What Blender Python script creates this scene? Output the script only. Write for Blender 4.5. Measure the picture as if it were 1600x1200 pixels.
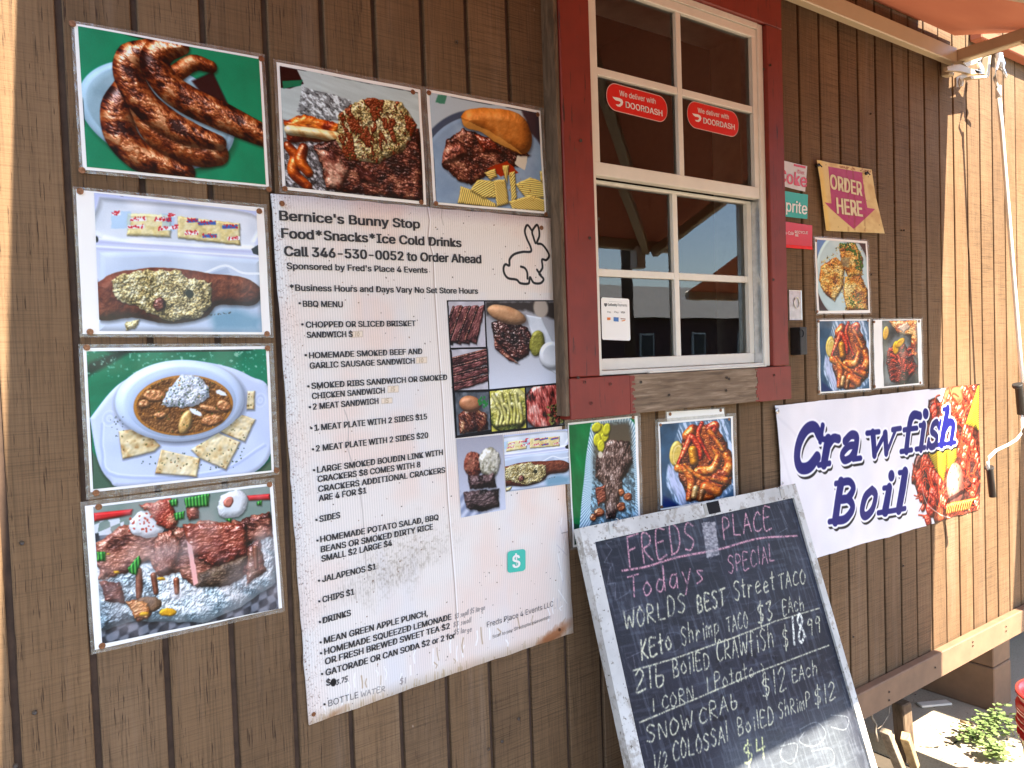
import bpy, bmesh, math, random, os
import numpy as np
from mathutils import Vector, Matrix
for o in list(bpy.data.objects): bpy.data.objects.remove(o)
scene = bpy.context.scene
COL = scene.collection
# ------------------------------------------------------------------ camera
FPX, CX, CY, DIST, EYE = 1200.0, 800.0, 600.0, 1.31, 1.55     # camera 1.31 m off the siding, 1.55 m above the slab
_X = np.array([(2480-CX)/FPX, (500-CY)/FPX, 1.0]); _X /= np.linalg.norm(_X)
_Z = np.cross(_X, np.array([1, -.035, 0.0])); _Z /= np.linalg.norm(_Z)
if _Z[1] > 0: _Z = -_Z
RW = np.array([_X, np.cross(_Z, _X), _Z])                      # rows: world x (along wall), y (into wall), z (up)
cam = bpy.data.cameras.new('camera'); cam.sensor_width = 36; cam.lens = 36*FPX/1600; cam.clip_start = .02; cam.clip_end = 3000
co = bpy.data.objects.new('camera', cam); COL.objects.link(co); scene.camera = co
M = Matrix.Identity(4)
for i in range(3):
    M[i][0] = RW[i, 0]; M[i][1] = -RW[i, 1]; M[i][2] = -RW[i, 2]
M[0][3], M[1][3], M[2][3] = 0, -DIST, EYE
co.matrix_world = M
# ------------------------------------------------------------------ light
SUN = Vector((-.165, 1, -1.29)).normalized()                   # direction the light travels
SUN_STRENGTH, SKY_STRENGTH, EXPOSURE = 5.0, .10, 2.48
world = bpy.data.worlds.new('World'); scene.world = world; world.use_nodes = True
wn = world.node_tree.nodes; wn.clear()
sky = wn.new('ShaderNodeTexSky'); sky.sky_type = 'NISHITA'; sky.sun_disc = False
sky.sun_elevation = math.asin(-SUN.z); sky.sun_rotation = math.atan2(-SUN.x, -SUN.y)
sky.air_density = 1.0; sky.dust_density = .6; sky.ozone_density = 1.5
bg = wn.new('ShaderNodeBackground'); bg.inputs[1].default_value = SKY_STRENGTH
wo = wn.new('ShaderNodeOutputWorld')
world.node_tree.links.new(sky.outputs[0], bg.inputs[0]); world.node_tree.links.new(bg.outputs[0], wo.inputs[0])
sl = bpy.data.lights.new('sun', 'SUN'); sl.energy = SUN_STRENGTH; sl.angle = math.radians(.5); sl.color = (1, .90, .74)
so = bpy.data.objects.new('sun', sl); COL.objects.link(so)
so.rotation_euler = SUN.to_track_quat('-Z', 'Y').to_euler(); so.location = (0, -6, 8)
vs = scene.view_settings; vs.view_transform = 'Standard'; vs.look = 'None'; vs.gamma = 1; vs.use_curve_mapping = False; vs.exposure = EXPOSURE
scene.render.engine = 'CYCLES'; scene.cycles.max_bounces = 8; scene.cycles.transparent_max_bounces = 12

# ------------------------------------------------------------------ helpers
def ray(px, py): return RW @ np.array([(px-CX)/FPX, (py-CY)/FPX, 1.0])
def U(px, py, w=0.0):
    """measured point of the photograph -> (along, up) on the plane w metres in front of the siding"""
    r = ray(px, py); t = (DIST-w)/r[1]
    return r[0]*t, EYE+r[2]*t
def P(px, py, w=0.0):
    u, z = U(px, py, w); return Vector((u, -w, z))
def link(o, parent=None):
    COL.objects.link(o)
    if parent is not None: o.parent = parent
    return o
def tag(o, label=None, cat=None, group=None, kind=None):
    if label: o['label'] = label
    if cat: o['category'] = cat
    if group: o['group'] = group
    if kind: o['kind'] = kind
    return o
def thing(name, label, cat, group=None, loc=(0, 0, 0)):
    o = bpy.data.objects.new(name, None); o.empty_display_size = .05; link(o); o.location = loc
    return tag(o, label, cat, group)
def mesh(name, verts, faces, mat, parent=None, uv=None, smooth=False):
    me = bpy.data.meshes.new(name); me.from_pydata([tuple(v) for v in verts], [], faces)
    me.materials.append(mat)
    if uv is not None:
        ul = me.uv_layers.new(name='UVMap')
        for lp in me.loops: ul.data[lp.index].uv = uv[lp.vertex_index]
    if smooth:
        for p in me.polygons: p.use_smooth = True
    me.update()
    return link(bpy.data.objects.new(name, me), parent)
class MB:
    """collects simple shapes into one mesh"""
    def __init__(s): s.bm = bmesh.new()
    def box(s, a, b, bev=0.0, rot=None, pivot=None, seg=1):
        a = Vector(a); b = Vector(b); c = (a+b)/2; d = b-a
        r = bmesh.ops.create_cube(s.bm, size=1)
        vs_ = r['verts']
        for v in vs_: v.co = Vector((v.co.x*d.x, v.co.y*d.y, v.co.z*d.z))+c
        if bev > 0:
            es = list({e for v in vs_ for e in v.link_edges})
            q = bmesh.ops.bevel(s.bm, geom=es, offset=bev, segments=seg, affect='EDGES', profile=.7)
            vs_ = list({v for f in q['faces'] for v in f.verts} | {v for v in vs_ if v.is_valid})
        if rot is not None:
            p = Vector(pivot) if pivot is not None else c
            for v in vs_: v.co = rot @ (v.co-p)+p
        return s
    def tube(s, pts, r, n=10, caps=True, flat=None):
        pts = [Vector(p) for p in pts]; rings = []
        rr = r if isinstance(r, (list, tuple)) else [r]*len(pts)
        up = Vector((0, 0, 1))
        for i, p in enumerate(pts):
            t = (pts[min(i+1, len(pts)-1)]-pts[max(i-1, 0)]).normalized()
            ref = up if abs(t.dot(up)) < .9 else Vector((1, 0, 0))
            a = t.cross(ref).normalized(); b = a.cross(t).normalized()
            fl = flat if flat else 1.0
            rings.append([s.bm.verts.new(p+a*math.cos(2*math.pi*k/n)*rr[i]+b*math.sin(2*math.pi*k/n)*rr[i]*fl) for k in range(n)])
        for i in range(len(rings)-1):
            for k in range(n):
                f = s.bm.faces.new((rings[i][k], rings[i][(k+1) % n], rings[i+1][(k+1) % n], rings[i+1][k])); f.smooth = True
        if caps:
            s.bm.faces.new(rings[0]); s.bm.faces.new(rings[-1])
        return s
    def lathe(s, prof, c, n=24, ax='z', caps=False):
        rings = []
        for r, h in prof:
            ring = []
            for k in range(n):
                a = 2*math.pi*k/n; x, y = r*math.cos(a), r*math.sin(a)
                v = Vector((x, y, h)) if ax == 'z' else Vector((x, -h, y))
                ring.append(s.bm.verts.new(v+Vector(c)))
            rings.append(ring)
        for i in range(len(rings)-1):
            for k in range(n):
                f = s.bm.faces.new((rings[i][k], rings[i][(k+1) % n], rings[i+1][(k+1) % n], rings[i+1][k])); f.smooth = True
        if caps: s.bm.faces.new(rings[0]); s.bm.faces.new(rings[-1])
        return s
    def poly(s, pts):
        s.bm.faces.new([s.bm.verts.new(Vector(p)) for p in pts]); return s
    def prism(s, pts, off):
        off = Vector(off); a = [s.bm.verts.new(Vector(p)) for p in pts]; b = [s.bm.verts.new(Vector(p)+off) for p in pts]
        s.bm.faces.new(a); s.bm.faces.new(b[::-1])
        for i in range(len(a)):
            j = (i+1) % len(a); s.bm.faces.new((a[j], a[i], b[i], b[j]))
        return s
    def me(s, name, mat):
        bmesh.ops.recalc_face_normals(s.bm, faces=s.bm.faces[:])
        m = bpy.data.meshes.new(name); s.bm.to_mesh(m); s.bm.free(); m.materials.append(mat); return m
    def build(s, name, mat, parent=None):
        return link(bpy.data.objects.new(name, s.me(name, mat)), parent)

# ------------------------------------------------------------------ materials
def new_mat(name):
    m = bpy.data.materials.new(name); m.use_nodes = True; nt = m.node_tree
    b = nt.nodes['Principled BSDF']; return m, nt, b
def N(nt, typ, **kw):
    n = nt.nodes.new(typ)
    for k, v in kw.items():
        if k in n.inputs: n.inputs[k].default_value = v
        else: setattr(n, k, v)
    return n
def L(nt, a, b): nt.links.new(a, b)
def coords(nt, scale, kind='pos', rot=None, rnd=0.0):
    if kind == 'pos': src = N(nt, 'ShaderNodeNewGeometry').outputs['Position']
    else: src = N(nt, 'ShaderNodeTexCoord').outputs[kind]
    if rnd:
        oi = N(nt, 'ShaderNodeObjectInfo'); mu = N(nt, 'ShaderNodeMath', operation='MULTIPLY'); mu.inputs[1].default_value = rnd
        L(nt, oi.outputs['Random'], mu.inputs[0])
        ad = N(nt, 'ShaderNodeVectorMath', operation='ADD'); L(nt, src, ad.inputs[0]); L(nt, mu.outputs[0], ad.inputs[1]); src = ad.outputs[0]
    mp = N(nt, 'ShaderNodeMapping'); mp.inputs['Scale'].default_value = scale
    if rot: mp.inputs['Rotation'].default_value = rot
    L(nt, src, mp.inputs[0]); return mp.outputs[0]
def noise(nt, vec, scale=1.0, detail=4.0, rough=.6, dist=0.0):
    n = N(nt, 'ShaderNodeTexNoise'); n.inputs['Scale'].default_value = scale; n.inputs['Detail'].default_value = detail
    n.inputs['Roughness'].default_value = rough; n.inputs['Distortion'].default_value = dist
    L(nt, vec, n.inputs['Vector']); return n.outputs['Fac']
def ramp(nt, fac, stops):
    r = N(nt, 'ShaderNodeValToRGB'); e = r.color_ramp.elements
    while len(e) > 1: e.remove(e[-1])
    e[0].position = stops[0][0]; e[0].color = (*stops[0][1], 1) if len(stops[0][1]) == 3 else stops[0][1]
    for p, c in stops[1:]:
        x = e.new(p); x.color = (*c, 1) if len(c) == 3 else c
    L(nt, fac, r.inputs[0]); return r.outputs[0]
def g(v): return (v, v, v)
def mixc(nt, fac, a, b, mode='MIX'):
    m = N(nt, 'ShaderNodeMix', data_type='RGBA', blend_type=mode)
    for i, x in ((6, a), (7, b)):
        if hasattr(x, 'links'): L(nt, x, m.inputs[i])
        else: m.inputs[i].default_value = (*x, 1)
    if hasattr(fac, 'links'): L(nt, fac, m.inputs[0])
    else: m.inputs[0].default_value = fac
    return m.outputs[2]
def bump(nt, b, h, strength=.3, dist=.002, prev=None):
    n = N(nt, 'ShaderNodeBump'); n.inputs['Strength'].default_value = strength; n.inputs['Distance'].default_value = dist
    L(nt, h, n.inputs['Height'])
    if prev is not None: L(nt, prev, n.inputs['Normal'])
    L(nt, n.outputs[0], b.inputs['Normal']); return n.outputs[0]
def plain(name, col, rough=.6, metal=0.0, var=.12, scale=40, bmp=.15, spec=.5, coat=0.0):
    m, nt, b = new_mat(name)
    v = coords(nt, (scale,)*3); n = noise(nt, v, 1, 5)
    c = ramp(nt, n, [(.3, tuple(x*(1-var) for x in col)), (.7, tuple(min(1, x*(1+var)) for x in col))])
    L(nt, c, b.inputs['Base Color']); b.inputs['Roughness'].default_value = rough; b.inputs['Metallic'].default_value = metal
    b.inputs['Specular IOR Level'].default_value = spec; b.inputs['Coat Weight'].default_value = coat
    if bmp: bump(nt, b, n, bmp, .001)
    return m
MAT = {}
def siding_mat():
    m, nt, b = new_mat('rough_sawn_siding')
    big = noise(nt, coords(nt, (3, 3, 1.2), rnd=3), 1, 5, .6)
    cross = noise(nt, coords(nt, (9, 9, 520), rnd=7), 1, 3, .62, .25)         # saw kerf marks across the boards
    vert = noise(nt, coords(nt, (340, 340, 6.5), rnd=5), 1, 3, .55, .12)      # grain up the boards
    check = noise(nt, coords(nt, (420, 420, 16), rnd=9), 1, 3, .6, .1)
    patch = noise(nt, coords(nt, (2.3, 2.3, 3.1)), 1, 3)
    c = ramp(nt, big, [(.25, (.122, .071, .036)), (.5, (.164, .097, .050)), (.78, (.220, .140, .080))])
    cr = ramp(nt, cross, [(.34, g(.45)), (.50, g(1)), (.75, g(1.2))])
    ve = ramp(nt, vert, [(.3, g(.62)), (.5, g(1)), (.7, g(1.12))])
    f1 = ramp(nt, patch, [(.38, g(.5)), (.62, g(1))])
    g0 = N(nt, 'ShaderNodeNewGeometry'); s0 = N(nt, 'ShaderNodeSeparateXYZ'); L(nt, g0.outputs['Position'], s0.inputs[0]); m0 = N(nt, 'ShaderNodeMapRange'); m0.inputs[1].default_value = .3; m0.inputs[2].default_value = 1.4; m0.inputs[3].default_value = .42; m0.inputs[4].default_value = 1.0; L(nt, s0.outputs[0], m0.inputs[0])
    q0 = N(nt, 'ShaderNodeMath', operation='MULTIPLY'); L(nt, f1, q0.inputs[0]); L(nt, m0.outputs[0], q0.inputs[1]); f1 = q0.outputs[0]
    c = mixc(nt, f1, c, mixc(nt, 1.0, c, cr, 'MULTIPLY'))
    c = mixc(nt, .75, c, mixc(nt, 1.0, c, ve, 'MULTIPLY'))
    gp = N(nt, 'ShaderNodeNewGeometry'); sx = N(nt, 'ShaderNodeSeparateXYZ'); L(nt, gp.outputs['Position'], sx.inputs[0]); mr = N(nt, 'ShaderNodeMapRange'); mr.inputs[1].default_value = .2; mr.inputs[2].default_value = 1.5; mr.inputs[3].default_value = .8; mr.inputs[4].default_value = .08; L(nt, sx.outputs[0], mr.inputs[0])
    ck0 = ramp(nt, check, [(.345, g(1)), (.375, g(0))]); mm_ = N(nt, 'ShaderNodeMath', operation='MULTIPLY'); L(nt, ck0, mm_.inputs[0]); L(nt, mr.outputs[0], mm_.inputs[1]); ck = mm_.outputs[0]
    c = mixc(nt, ck, c, (.035, .018, .012))
    wide = noise(nt, coords(nt, (1.6, 1.6, .9)), 1, 5, .7); c = mixc(nt, 1.0, c, ramp(nt, wide, [(.32, g(.78)), (.5, g(1)), (.7, g(1.16))]), 'MULTIPLY')
    dr = noise(nt, coords(nt, (16, 16, .8)), 1, 4, .6); c = mixc(nt, ramp(nt, dr, [(.56, g(0)), (.74, g(.28))]), c, (.27, .20, .15))
    sc = noise(nt, coords(nt, (60, 60, 30)), 1, 2, .5); scf = ramp(nt, sc, [(.76, g(0)), (.80, g(.6))])
    c = mixc(nt, scf, c, (.42, .33, .26))
    oi = N(nt, 'ShaderNodeObjectInfo'); c = mixc(nt, 1.0, c, ramp(nt, oi.outputs['Random'], [(0, (.88, .86, .84)), (.5, (1, 1, 1)), (1, (1.12, 1.10, 1.06))]), 'MULTIPLY')
    L(nt, c, b.inputs['Base Color']); b.inputs['Roughness'].default_value = .82; b.inputs['Specular IOR Level'].default_value = .25
    n1 = bump(nt, b, cross, .38, .0012); n2 = bump(nt, b, vert, .5, .0012, n1); bump(nt, b, ramp(nt, check, [(.32, g(0)), (.37, g(1))]), .7, .0015, n2)
    return m
def paint_wood(name, col, worn, fac=.7, dirt=.3, rough=.55):
    """painted wood, cracked along the grain (grain runs along local x or z by world position)"""
    m, nt, b = new_mat(name)
    n = noise(nt, coords(nt, (120, 120, 9)), 1, 5, .6, .2); k = noise(nt, coords(nt, (14, 14, 14)), 1, 6)
    c = ramp(nt, k, [(.3, tuple(x*.82 for x in col)), (.7, tuple(min(1, x*1.12) for x in col))])
    cr = ramp(nt, n, [(fac-.38, g(1)), (fac-.33, g(0))]); c = mixc(nt, cr, c, worn)
    d = noise(nt, coords(nt, (70, 70, 70)), 1, 4); c = mixc(nt, ramp(nt, d, [(.66, g(0)), (.72, g(dirt))]), c, (.07, .045, .03))
    L(nt, c, b.inputs['Base Color']); b.inputs['Roughness'].default_value = rough; bump(nt, b, n, .35, .0012)
    return m
def raw_wood(name, a, c2, sx=10, sz=140, rough=.85):
    m, nt, b = new_mat(name)
    n = noise(nt, coords(nt, (sx, 60, sz)), 1, 5, .65, .5); k = noise(nt, coords(nt, (5, 5, 5)), 1, 4)
    c = ramp(nt, n, [(.3, tuple(x*.45 for x in a)), (.48, a), (.7, c2)])
    c = mixc(nt, ramp(nt, k, [(.35, g(0)), (.7, g(.5))]), c, tuple(x*.6 for x in a))
    L(nt, c, b.inputs['Base Color']); b.inputs['Roughness'].default_value = rough; bump(nt, b, n, .5, .002)
    return m
MAT['siding'] = siding_mat()
MAT['groove'] = plain('groove_brown', (.062, .035, .022), .9, var=.3)
MAT['red'] = paint_wood('barn_red_paint', (.195, .020, .010), (.045, .010, .006), .70)
MAT['sillwood'] = raw_wood('weathered_grey_wood', (.20, .135, .085), (.36, .27, .19))
MAT['edgewood'] = raw_wood('brown_edge_wood', (.13, .085, .05), (.22, .15, .095), 60, 12)
MAT['skirt'] = plain('brown_skirt_paint', (.20, .118, .068), .7, var=.14, scale=14, bmp=.25)
MAT['vinyl'] = plain('white_vinyl', (.74, .69, .60), .38, var=.05, scale=22, bmp=.05)
MAT['vinyl_old'] = plain('stained_plaster', (.78, .70, .58), .8, var=.15, scale=14, bmp=.4)
MAT['screw'] = plain('rusty_screw', (.24, .11, .055), .42, .7, var=.5, scale=300)
MAT['steel'] = plain('galvanised_steel', (.62, .63, .65), .3, .9, var=.15, scale=60)
MAT['beige'] = plain('beige_powder_coat', (.50, .40, .26), .42, var=.05, scale=14, bmp=.04)
MAT['white_rod'] = plain('white_enamel', (.80, .76, .68), .3, var=.05, scale=20, bmp=.04)
MAT['black'] = plain('black_rubber', (.018, .017, .017), .55, var=.3, scale=90)
MAT['conc'] = None
def concrete():
    m, nt, b = new_mat('pale_concrete')
    k = noise(nt, coords(nt, (1.3, 1.3, 1.3)), 1, 7, .65); f = noise(nt, coords(nt, (120, 120, 120)), 1, 3)
    c = ramp(nt, k, [(.3, (.36, .30, .22)), (.55, (.47, .40, .30)), (.75, (.54, .47, .36))])
    c = mixc(nt, ramp(nt, f, [(.35, g(.35)), (.5, g(0))]), c, (.2, .16, .11))
    L(nt, c, b.inputs['Base Color']); b.inputs['Roughness'].default_value = .9; bump(nt, b, f, .3, .002); return m
MAT['conc'] = concrete()
MAT['dirt'] = plain('packed_dirt', (.065, .05, .036), .95, var=.35, scale=6, bmp=.6)
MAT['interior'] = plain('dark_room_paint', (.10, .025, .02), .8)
def fabric():
    m, nt, b = new_mat('terracotta_canvas')
    k = noise(nt, coords(nt, (2.2, 5, 5)), 1, 3); wv = noise(nt, coords(nt, (900, 900, 900)), 1, 1)
    c = ramp(nt, k, [(.3, (.33, .095, .045)), (.7, (.40, .13, .065))])
    L(nt, c, b.inputs['Base Color']); b.inputs['Roughness'].default_value = .8
    tr = N(nt, 'ShaderNodeBsdfTranslucent'); L(nt, c, tr.inputs[0])
    mx = N(nt, 'ShaderNodeMixShader'); mx.inputs[0].default_value = .06
    L(nt, b.outputs[0], mx.inputs[1]); L(nt, tr.outputs[0], mx.inputs[2]); L(nt, mx.outputs[0], nt.nodes['Material Output'].inputs[0]); return m
MAT['fabric'] = fabric()
def glass():
    m, nt, b = new_mat('window_glass'); nt.nodes.remove(b)
    t = N(nt, 'ShaderNodeBsdfTransparent'); t.inputs[0].default_value = (.95, .96, .94, 1)
    gl = N(nt, 'ShaderNodeBsdfGlossy'); gl.inputs['Roughness'].default_value = .012
    nz = noise(nt, coords(nt, (5, 5, 5)), 1, 2); bp = N(nt, 'ShaderNodeBump'); bp.inputs['Strength'].default_value = .05; bp.inputs['Distance'].default_value = .004
    L(nt, nz, bp.inputs['Height']); L(nt, bp.outputs[0], gl.inputs['Normal'])
    fr = N(nt, 'ShaderNodeFresnel'); fr.inputs[0].default_value = 1.78
    mx = N(nt, 'ShaderNodeMixShader'); L(nt, fr.outputs[0], mx.inputs[0]); L(nt, t.outputs[0], mx.inputs[1]); L(nt, gl.outputs[0], mx.inputs[2])
    L(nt, mx.outputs[0], nt.nodes['Material Output'].inputs[0]); return m
MAT['glass'] = glass()
def laminate():
    m, nt, b = new_mat('clear_laminate'); nt.nodes.remove(b)
    t = N(nt, 'ShaderNodeBsdfTransparent'); t.inputs[0].default_value = (.93, .92, .90, 1)
    gl = N(nt, 'ShaderNodeBsdfGlossy'); gl.inputs['Roughness'].default_value = .16; gl.inputs[0].default_value = (.8, .8, .78, 1)
    df = N(nt, 'ShaderNodeBsdfDiffuse'); df.inputs[0].default_value = (.62, .60, .56, 1)
    nz = noise(nt, coords(nt, (60, 60, 60)), 1, 3); bp = N(nt, 'ShaderNodeBump'); bp.inputs['Strength'].default_value = .8; bp.inputs['Distance'].default_value = .004
    L(nt, nz, bp.inputs['Height']); L(nt, bp.outputs[0], gl.inputs['Normal'])
    a = N(nt, 'ShaderNodeMixShader'); L(nt, ramp(nt, nz, [(.35, g(.08)), (.7, g(.30))]), a.inputs[0]); L(nt, t.outputs[0], a.inputs[1]); L(nt, df.outputs[0], a.inputs[2])
    mx = N(nt, 'ShaderNodeMixShader'); mx.inputs[0].default_value = .10; L(nt, a.outputs[0], mx.inputs[1]); L(nt, gl.outputs[0], mx.inputs[2])
    L(nt, mx.outputs[0], nt.nodes['Material Output'].inputs[0]); return m
MAT['laminate'] = laminate()
MAT['paper'] = plain('white_paper', (.86, .84, .81), .35, var=.02, scale=10, bmp=.03, coat=.3)
MAT['ink'] = plain('black_ink', (.022, .022, .026), .5, var=.25, scale=140, bmp=0)
MAT['ink_grey'] = plain('faded_ink', (.10, .09, .09), .6, var=.3, scale=140, bmp=0)
MAT['white_ink'] = plain('white_print', (.80, .77, .74), .4, var=.02, bmp=0)
def image_mat(name, arr, rough=.3, coat=.35, bmp=None, rel=0.0, gain=1.0):
    """flat print: arr is an sRGB picture painted by the code below"""
    h, w = arr.shape[:2]
    im = bpy.data.images.new(name, w, h); px = np.ones((h, w, 4), np.float32); px[..., :3] = np.clip(arr[::-1], 0, 1)
    im.pixels.foreach_set(px.ravel()); im.update(); im.pack()
    m, nt, b = new_mat(name); t = N(nt, 'ShaderNodeTexImage', image=im, extension='EXTEND')
    uvn = N(nt, 'ShaderNodeUVMap'); L(nt, uvn.outputs[0], t.inputs[0])
    c = t.outputs[0]
    if gain != 1: c = mixc(nt, 1.0, c, g(gain), 'MULTIPLY')
    L(nt, c, b.inputs['Base Color']); b.inputs['Roughness'].default_value = rough; b.inputs['Coat Weight'].default_value = coat; b.inputs['Coat Roughness'].default_value = .12; b.inputs['Specular IOR Level'].default_value = .22
    if bmp: bump(nt, b, noise(nt, coords(nt, (bmp,)*3), 1, 4), .35, rel or .001)
    return m
# ------------------------------------------------------------------ painter for the flat prints (photographs, banner, chalk)
RS = np.random.RandomState(7)
TAB = RS.rand(256, 256).astype(np.float32)
def vn(x, y):
    xi = np.floor(x).astype(int); yi = np.floor(y).astype(int); fx = x-xi; fy = y-yi
    fx = fx*fx*(3-2*fx); fy = fy*fy*(3-2*fy)
    a = TAB[yi & 255, xi & 255]; b = TAB[yi & 255, (xi+1) & 255]; c = TAB[(yi+1) & 255, xi & 255]; d = TAB[(yi+1) & 255, (xi+1) & 255]
    return (a+(b-a)*fx)*(1-fy)+(c+(d-c)*fx)*fy
def C(*c): return np.array(c, np.float32)/255.
def curve(pts, n=6):
    pts = np.array(pts, float); q = np.vstack([2*pts[0]-pts[1], pts, 2*pts[-1]-pts[-2]]); out = []
    for i in range(1, len(q)-2):
        for k in range(n):
            t = k/n; a, b, c, d = q[i-1:i+3]
            out.append(.5*((2*b)+(c-a)*t+(2*a-5*b+4*c-d)*t*t+(3*b-a-3*c+d)*t**3))
    out.append(pts[-1]); return np.array(out)
class Pic:
    def __init__(s, w, h, col, quad=None):
        s.w, s.h = w, h; s.a = np.ones((h, w, 3), np.float32)*col
        s.Y, s.X = np.mgrid[0:h, 0:w].astype(np.float32); s.q = quad; s.k = 1.0
        s.ox = s.oy = 0
        if quad is not None:
            s.k = w/(.5*(math.dist(quad[0], quad[1])+math.dist(quad[3], quad[2])))
            A = []; B = []
            for (x, y), (u, v) in zip(quad, [(0, 0), (w, 0), (w, h), (0, h)]):
                A += [[x, y, 1, 0, 0, 0, -u*x, -u*y], [0, 0, 0, x, y, 1, -v*x, -v*y]]; B += [u, v]
            s.H = np.append(np.linalg.solve(np.array(A, float), np.array(B, float)), 1).reshape(3, 3)
    def crop(s, cx, cy, rx, ry):
        """a window onto part of the picture (canvas pixels) that shares its memory"""
        x0, x1 = int(max(0, cx-rx)), int(min(s.w, cx+rx)); y0, y1 = int(max(0, cy-ry)), int(min(s.h, cy+ry))
        if x1-x0 < 3 or y1-y0 < 3: return None
        q = object.__new__(Pic); q.__dict__.update(s.__dict__); q.a = s.a[y0:y1, x0:x1]; q.X = s.X[y0:y1, x0:x1]; q.Y = s.Y[y0:y1, x0:x1]; q.w, q.h, q.ox, q.oy = x1-x0, y1-y0, x0, y0; return q
    def m(s, p):
        p = np.atleast_2d(np.array(p, float))
        if s.q is None: return p
        q = np.c_[p, np.ones(len(p))] @ s.H.T; return q[:, :2]/q[:, 2:]
    def n(s, cell, seed=0, oc=4, st=1.0, rot=0.0, rough=.55):
        """fractal noise 0..1, st>1 stretches it along direction rot"""
        c, q = math.cos(rot), math.sin(rot); u = (s.X*c+s.Y*q)/(cell*st); v = (-s.X*q+s.Y*c)/cell
        o = 0; a = 1; t = 0
        for i in range(oc):
            o = o+a*vn(u*2**i+seed*17.3+i*31.7, v*2**i+seed*9.1+i*11.3); t += a; a *= rough
        return o/t
    def put(s, m, c): s.a += np.clip(m, 0, 1)[..., None]*(c-s.a)
    def poly(s, pts, warp=0.0, cell=12, seed=0, smooth=False):
        """signed distance (negative inside) to a polygon"""
        p = s.m(pts)
        if smooth: p = curve(np.vstack([p, p[:1]]), 5)[:-1]
        X, Y = s.X, s.Y
        if warp:
            X = X+(s.n(cell, seed, 3)-.5)*2*warp; Y = Y+(s.n(cell, seed+50, 3)-.5)*2*warp
        d = np.full(X.shape, 1e9, np.float32); ins = np.zeros(X.shape, bool)
        for i in range(len(p)):
            (ax, ay), (bx, by) = p[i], p[(i+1) % len(p)]; ex, ey = bx-ax, by-ay
            t = np.clip(((X-ax)*ex+(Y-ay)*ey)/(ex*ex+ey*ey+1e-9), 0, 1)
            d = np.minimum(d, (X-ax-t*ex)**2+(Y-ay-t*ey)**2)
            c = ((ay > Y) != (by > Y)) & (X < (bx-ax)*(Y-ay)/(by-ay+1e-9)+ax); ins ^= c
        d = np.sqrt(d); return np.where(ins, -d, d)
    def ell(s, cx, cy, rx, ry, rot=0.0, warp=0.0, cell=12, seed=0):
        (x, y), = s.m((cx, cy)); rx *= s.k; ry *= s.k; X, Y = s.X-x, s.Y-y
        if warp: X = X+(s.n(cell, seed, 3)-.5)*2*warp; Y = Y+(s.n(cell, seed+50, 3)-.5)*2*warp
        c, q = math.cos(rot), math.sin(rot); a = (X*c+Y*q)/rx; b = (-X*q+Y*c)/ry
        return (np.sqrt(a*a+b*b)-1)*min(rx, ry)
    def line(s, pts, r, smooth=True):
        """signed distance to a thick line; also distance along it (0..1) and the radius"""
        p = s.m(pts)
        if smooth and len(p) > 2: p = curve(p, 5)
        rr = np.interp(np.linspace(0, 1, len(p)), np.linspace(0, 1, len(r)), r) if hasattr(r, '__len__') else np.full(len(p), r, float)
        rr = rr*s.k; d = np.full(s.X.shape, 1e3, np.float32); T = np.zeros_like(d); R = np.full_like(d, rr.mean())
        for i in range(len(p)-1):
            (ax, ay), (bx, by) = p[i], p[i+1]; mg = max(rr[i], rr[i+1])+6
            x0, x1 = int(max(0, min(ax, bx)-mg-s.ox)), int(min(s.w, max(ax, bx)+mg+1-s.ox)); y0, y1 = int(max(0, min(ay, by)-mg-s.oy)), int(min(s.h, max(ay, by)+mg+1-s.oy))
            if x1 <= x0 or y1 <= y0: continue
            X, Y = s.X[y0:y1, x0:x1], s.Y[y0:y1, x0:x1]; ex, ey = bx-ax, by-ay
            t = np.clip(((X-ax)*ex+(Y-ay)*ey)/(ex*ex+ey*ey+1e-9), 0, 1); r_ = rr[i]+(rr[i+1]-rr[i])*t
            q = np.hypot(X-ax-t*ex, Y-ay-t*ey)-r_; b = q < d[y0:y1, x0:x1]
            d[y0:y1, x0:x1][b] = q[b]; T[y0:y1, x0:x1][b] = ((i+t)/(len(p)-1))[b]; R[y0:y1, x0:x1][b] = r_[b]
        return d, T, R
    def soft(s, d, e=.8): return np.clip(.5-d/(2*e), 0, 1)
    def pal(s, cols, n):
        x = np.linspace(0, 1, len(cols)); n = np.clip(n, 0, 1); cs = np.array(cols)
        return np.stack([np.interp(n, x, cs[:, i]) for i in range(3)], -1).astype(np.float32)
    def surf(s, d, R, cols, tex, bmp=0.0, spec=0.0, pw=18, amb=.42, e=.8, hn=None, light=(-.45, -.65, .62), shadow=0.0, dome=1.0):
        """a lit, rounded lump inside the signed distance d"""
        if shadow:
            k = int(shadow); sd = np.roll(np.roll(d, k, 0), k//2, 1); s.a *= (1-.55*np.clip(.5-sd/(2.5*shadow), 0, 1))[..., None]
        q = np.clip(1+d/max(R, .1), 0, 1); h = R*np.sqrt(np.clip(1-q*q, 0, 1))*dome
        if hn is None: hn = tex
        h = h+bmp*hn; gy, gx = np.gradient(h); il = 1/np.sqrt(gx*gx+gy*gy+1)
        l = np.array(light); l = l/np.linalg.norm(l)
        df = np.clip((-gx*l[0]-gy*l[1]+l[2])*il, 0, 1)
        hv = l+np.array([0, 0, 1]); hv /= np.linalg.norm(hv); sp = np.clip((-gx*hv[0]-gy*hv[1]+hv[2])*il, 0, 1)**pw*spec
        col = s.pal(cols, tex)*(amb+(1.12-amb)*df)[..., None]+sp[..., None]
        s.put(s.soft(d, e), np.clip(col, 0, 1))
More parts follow.
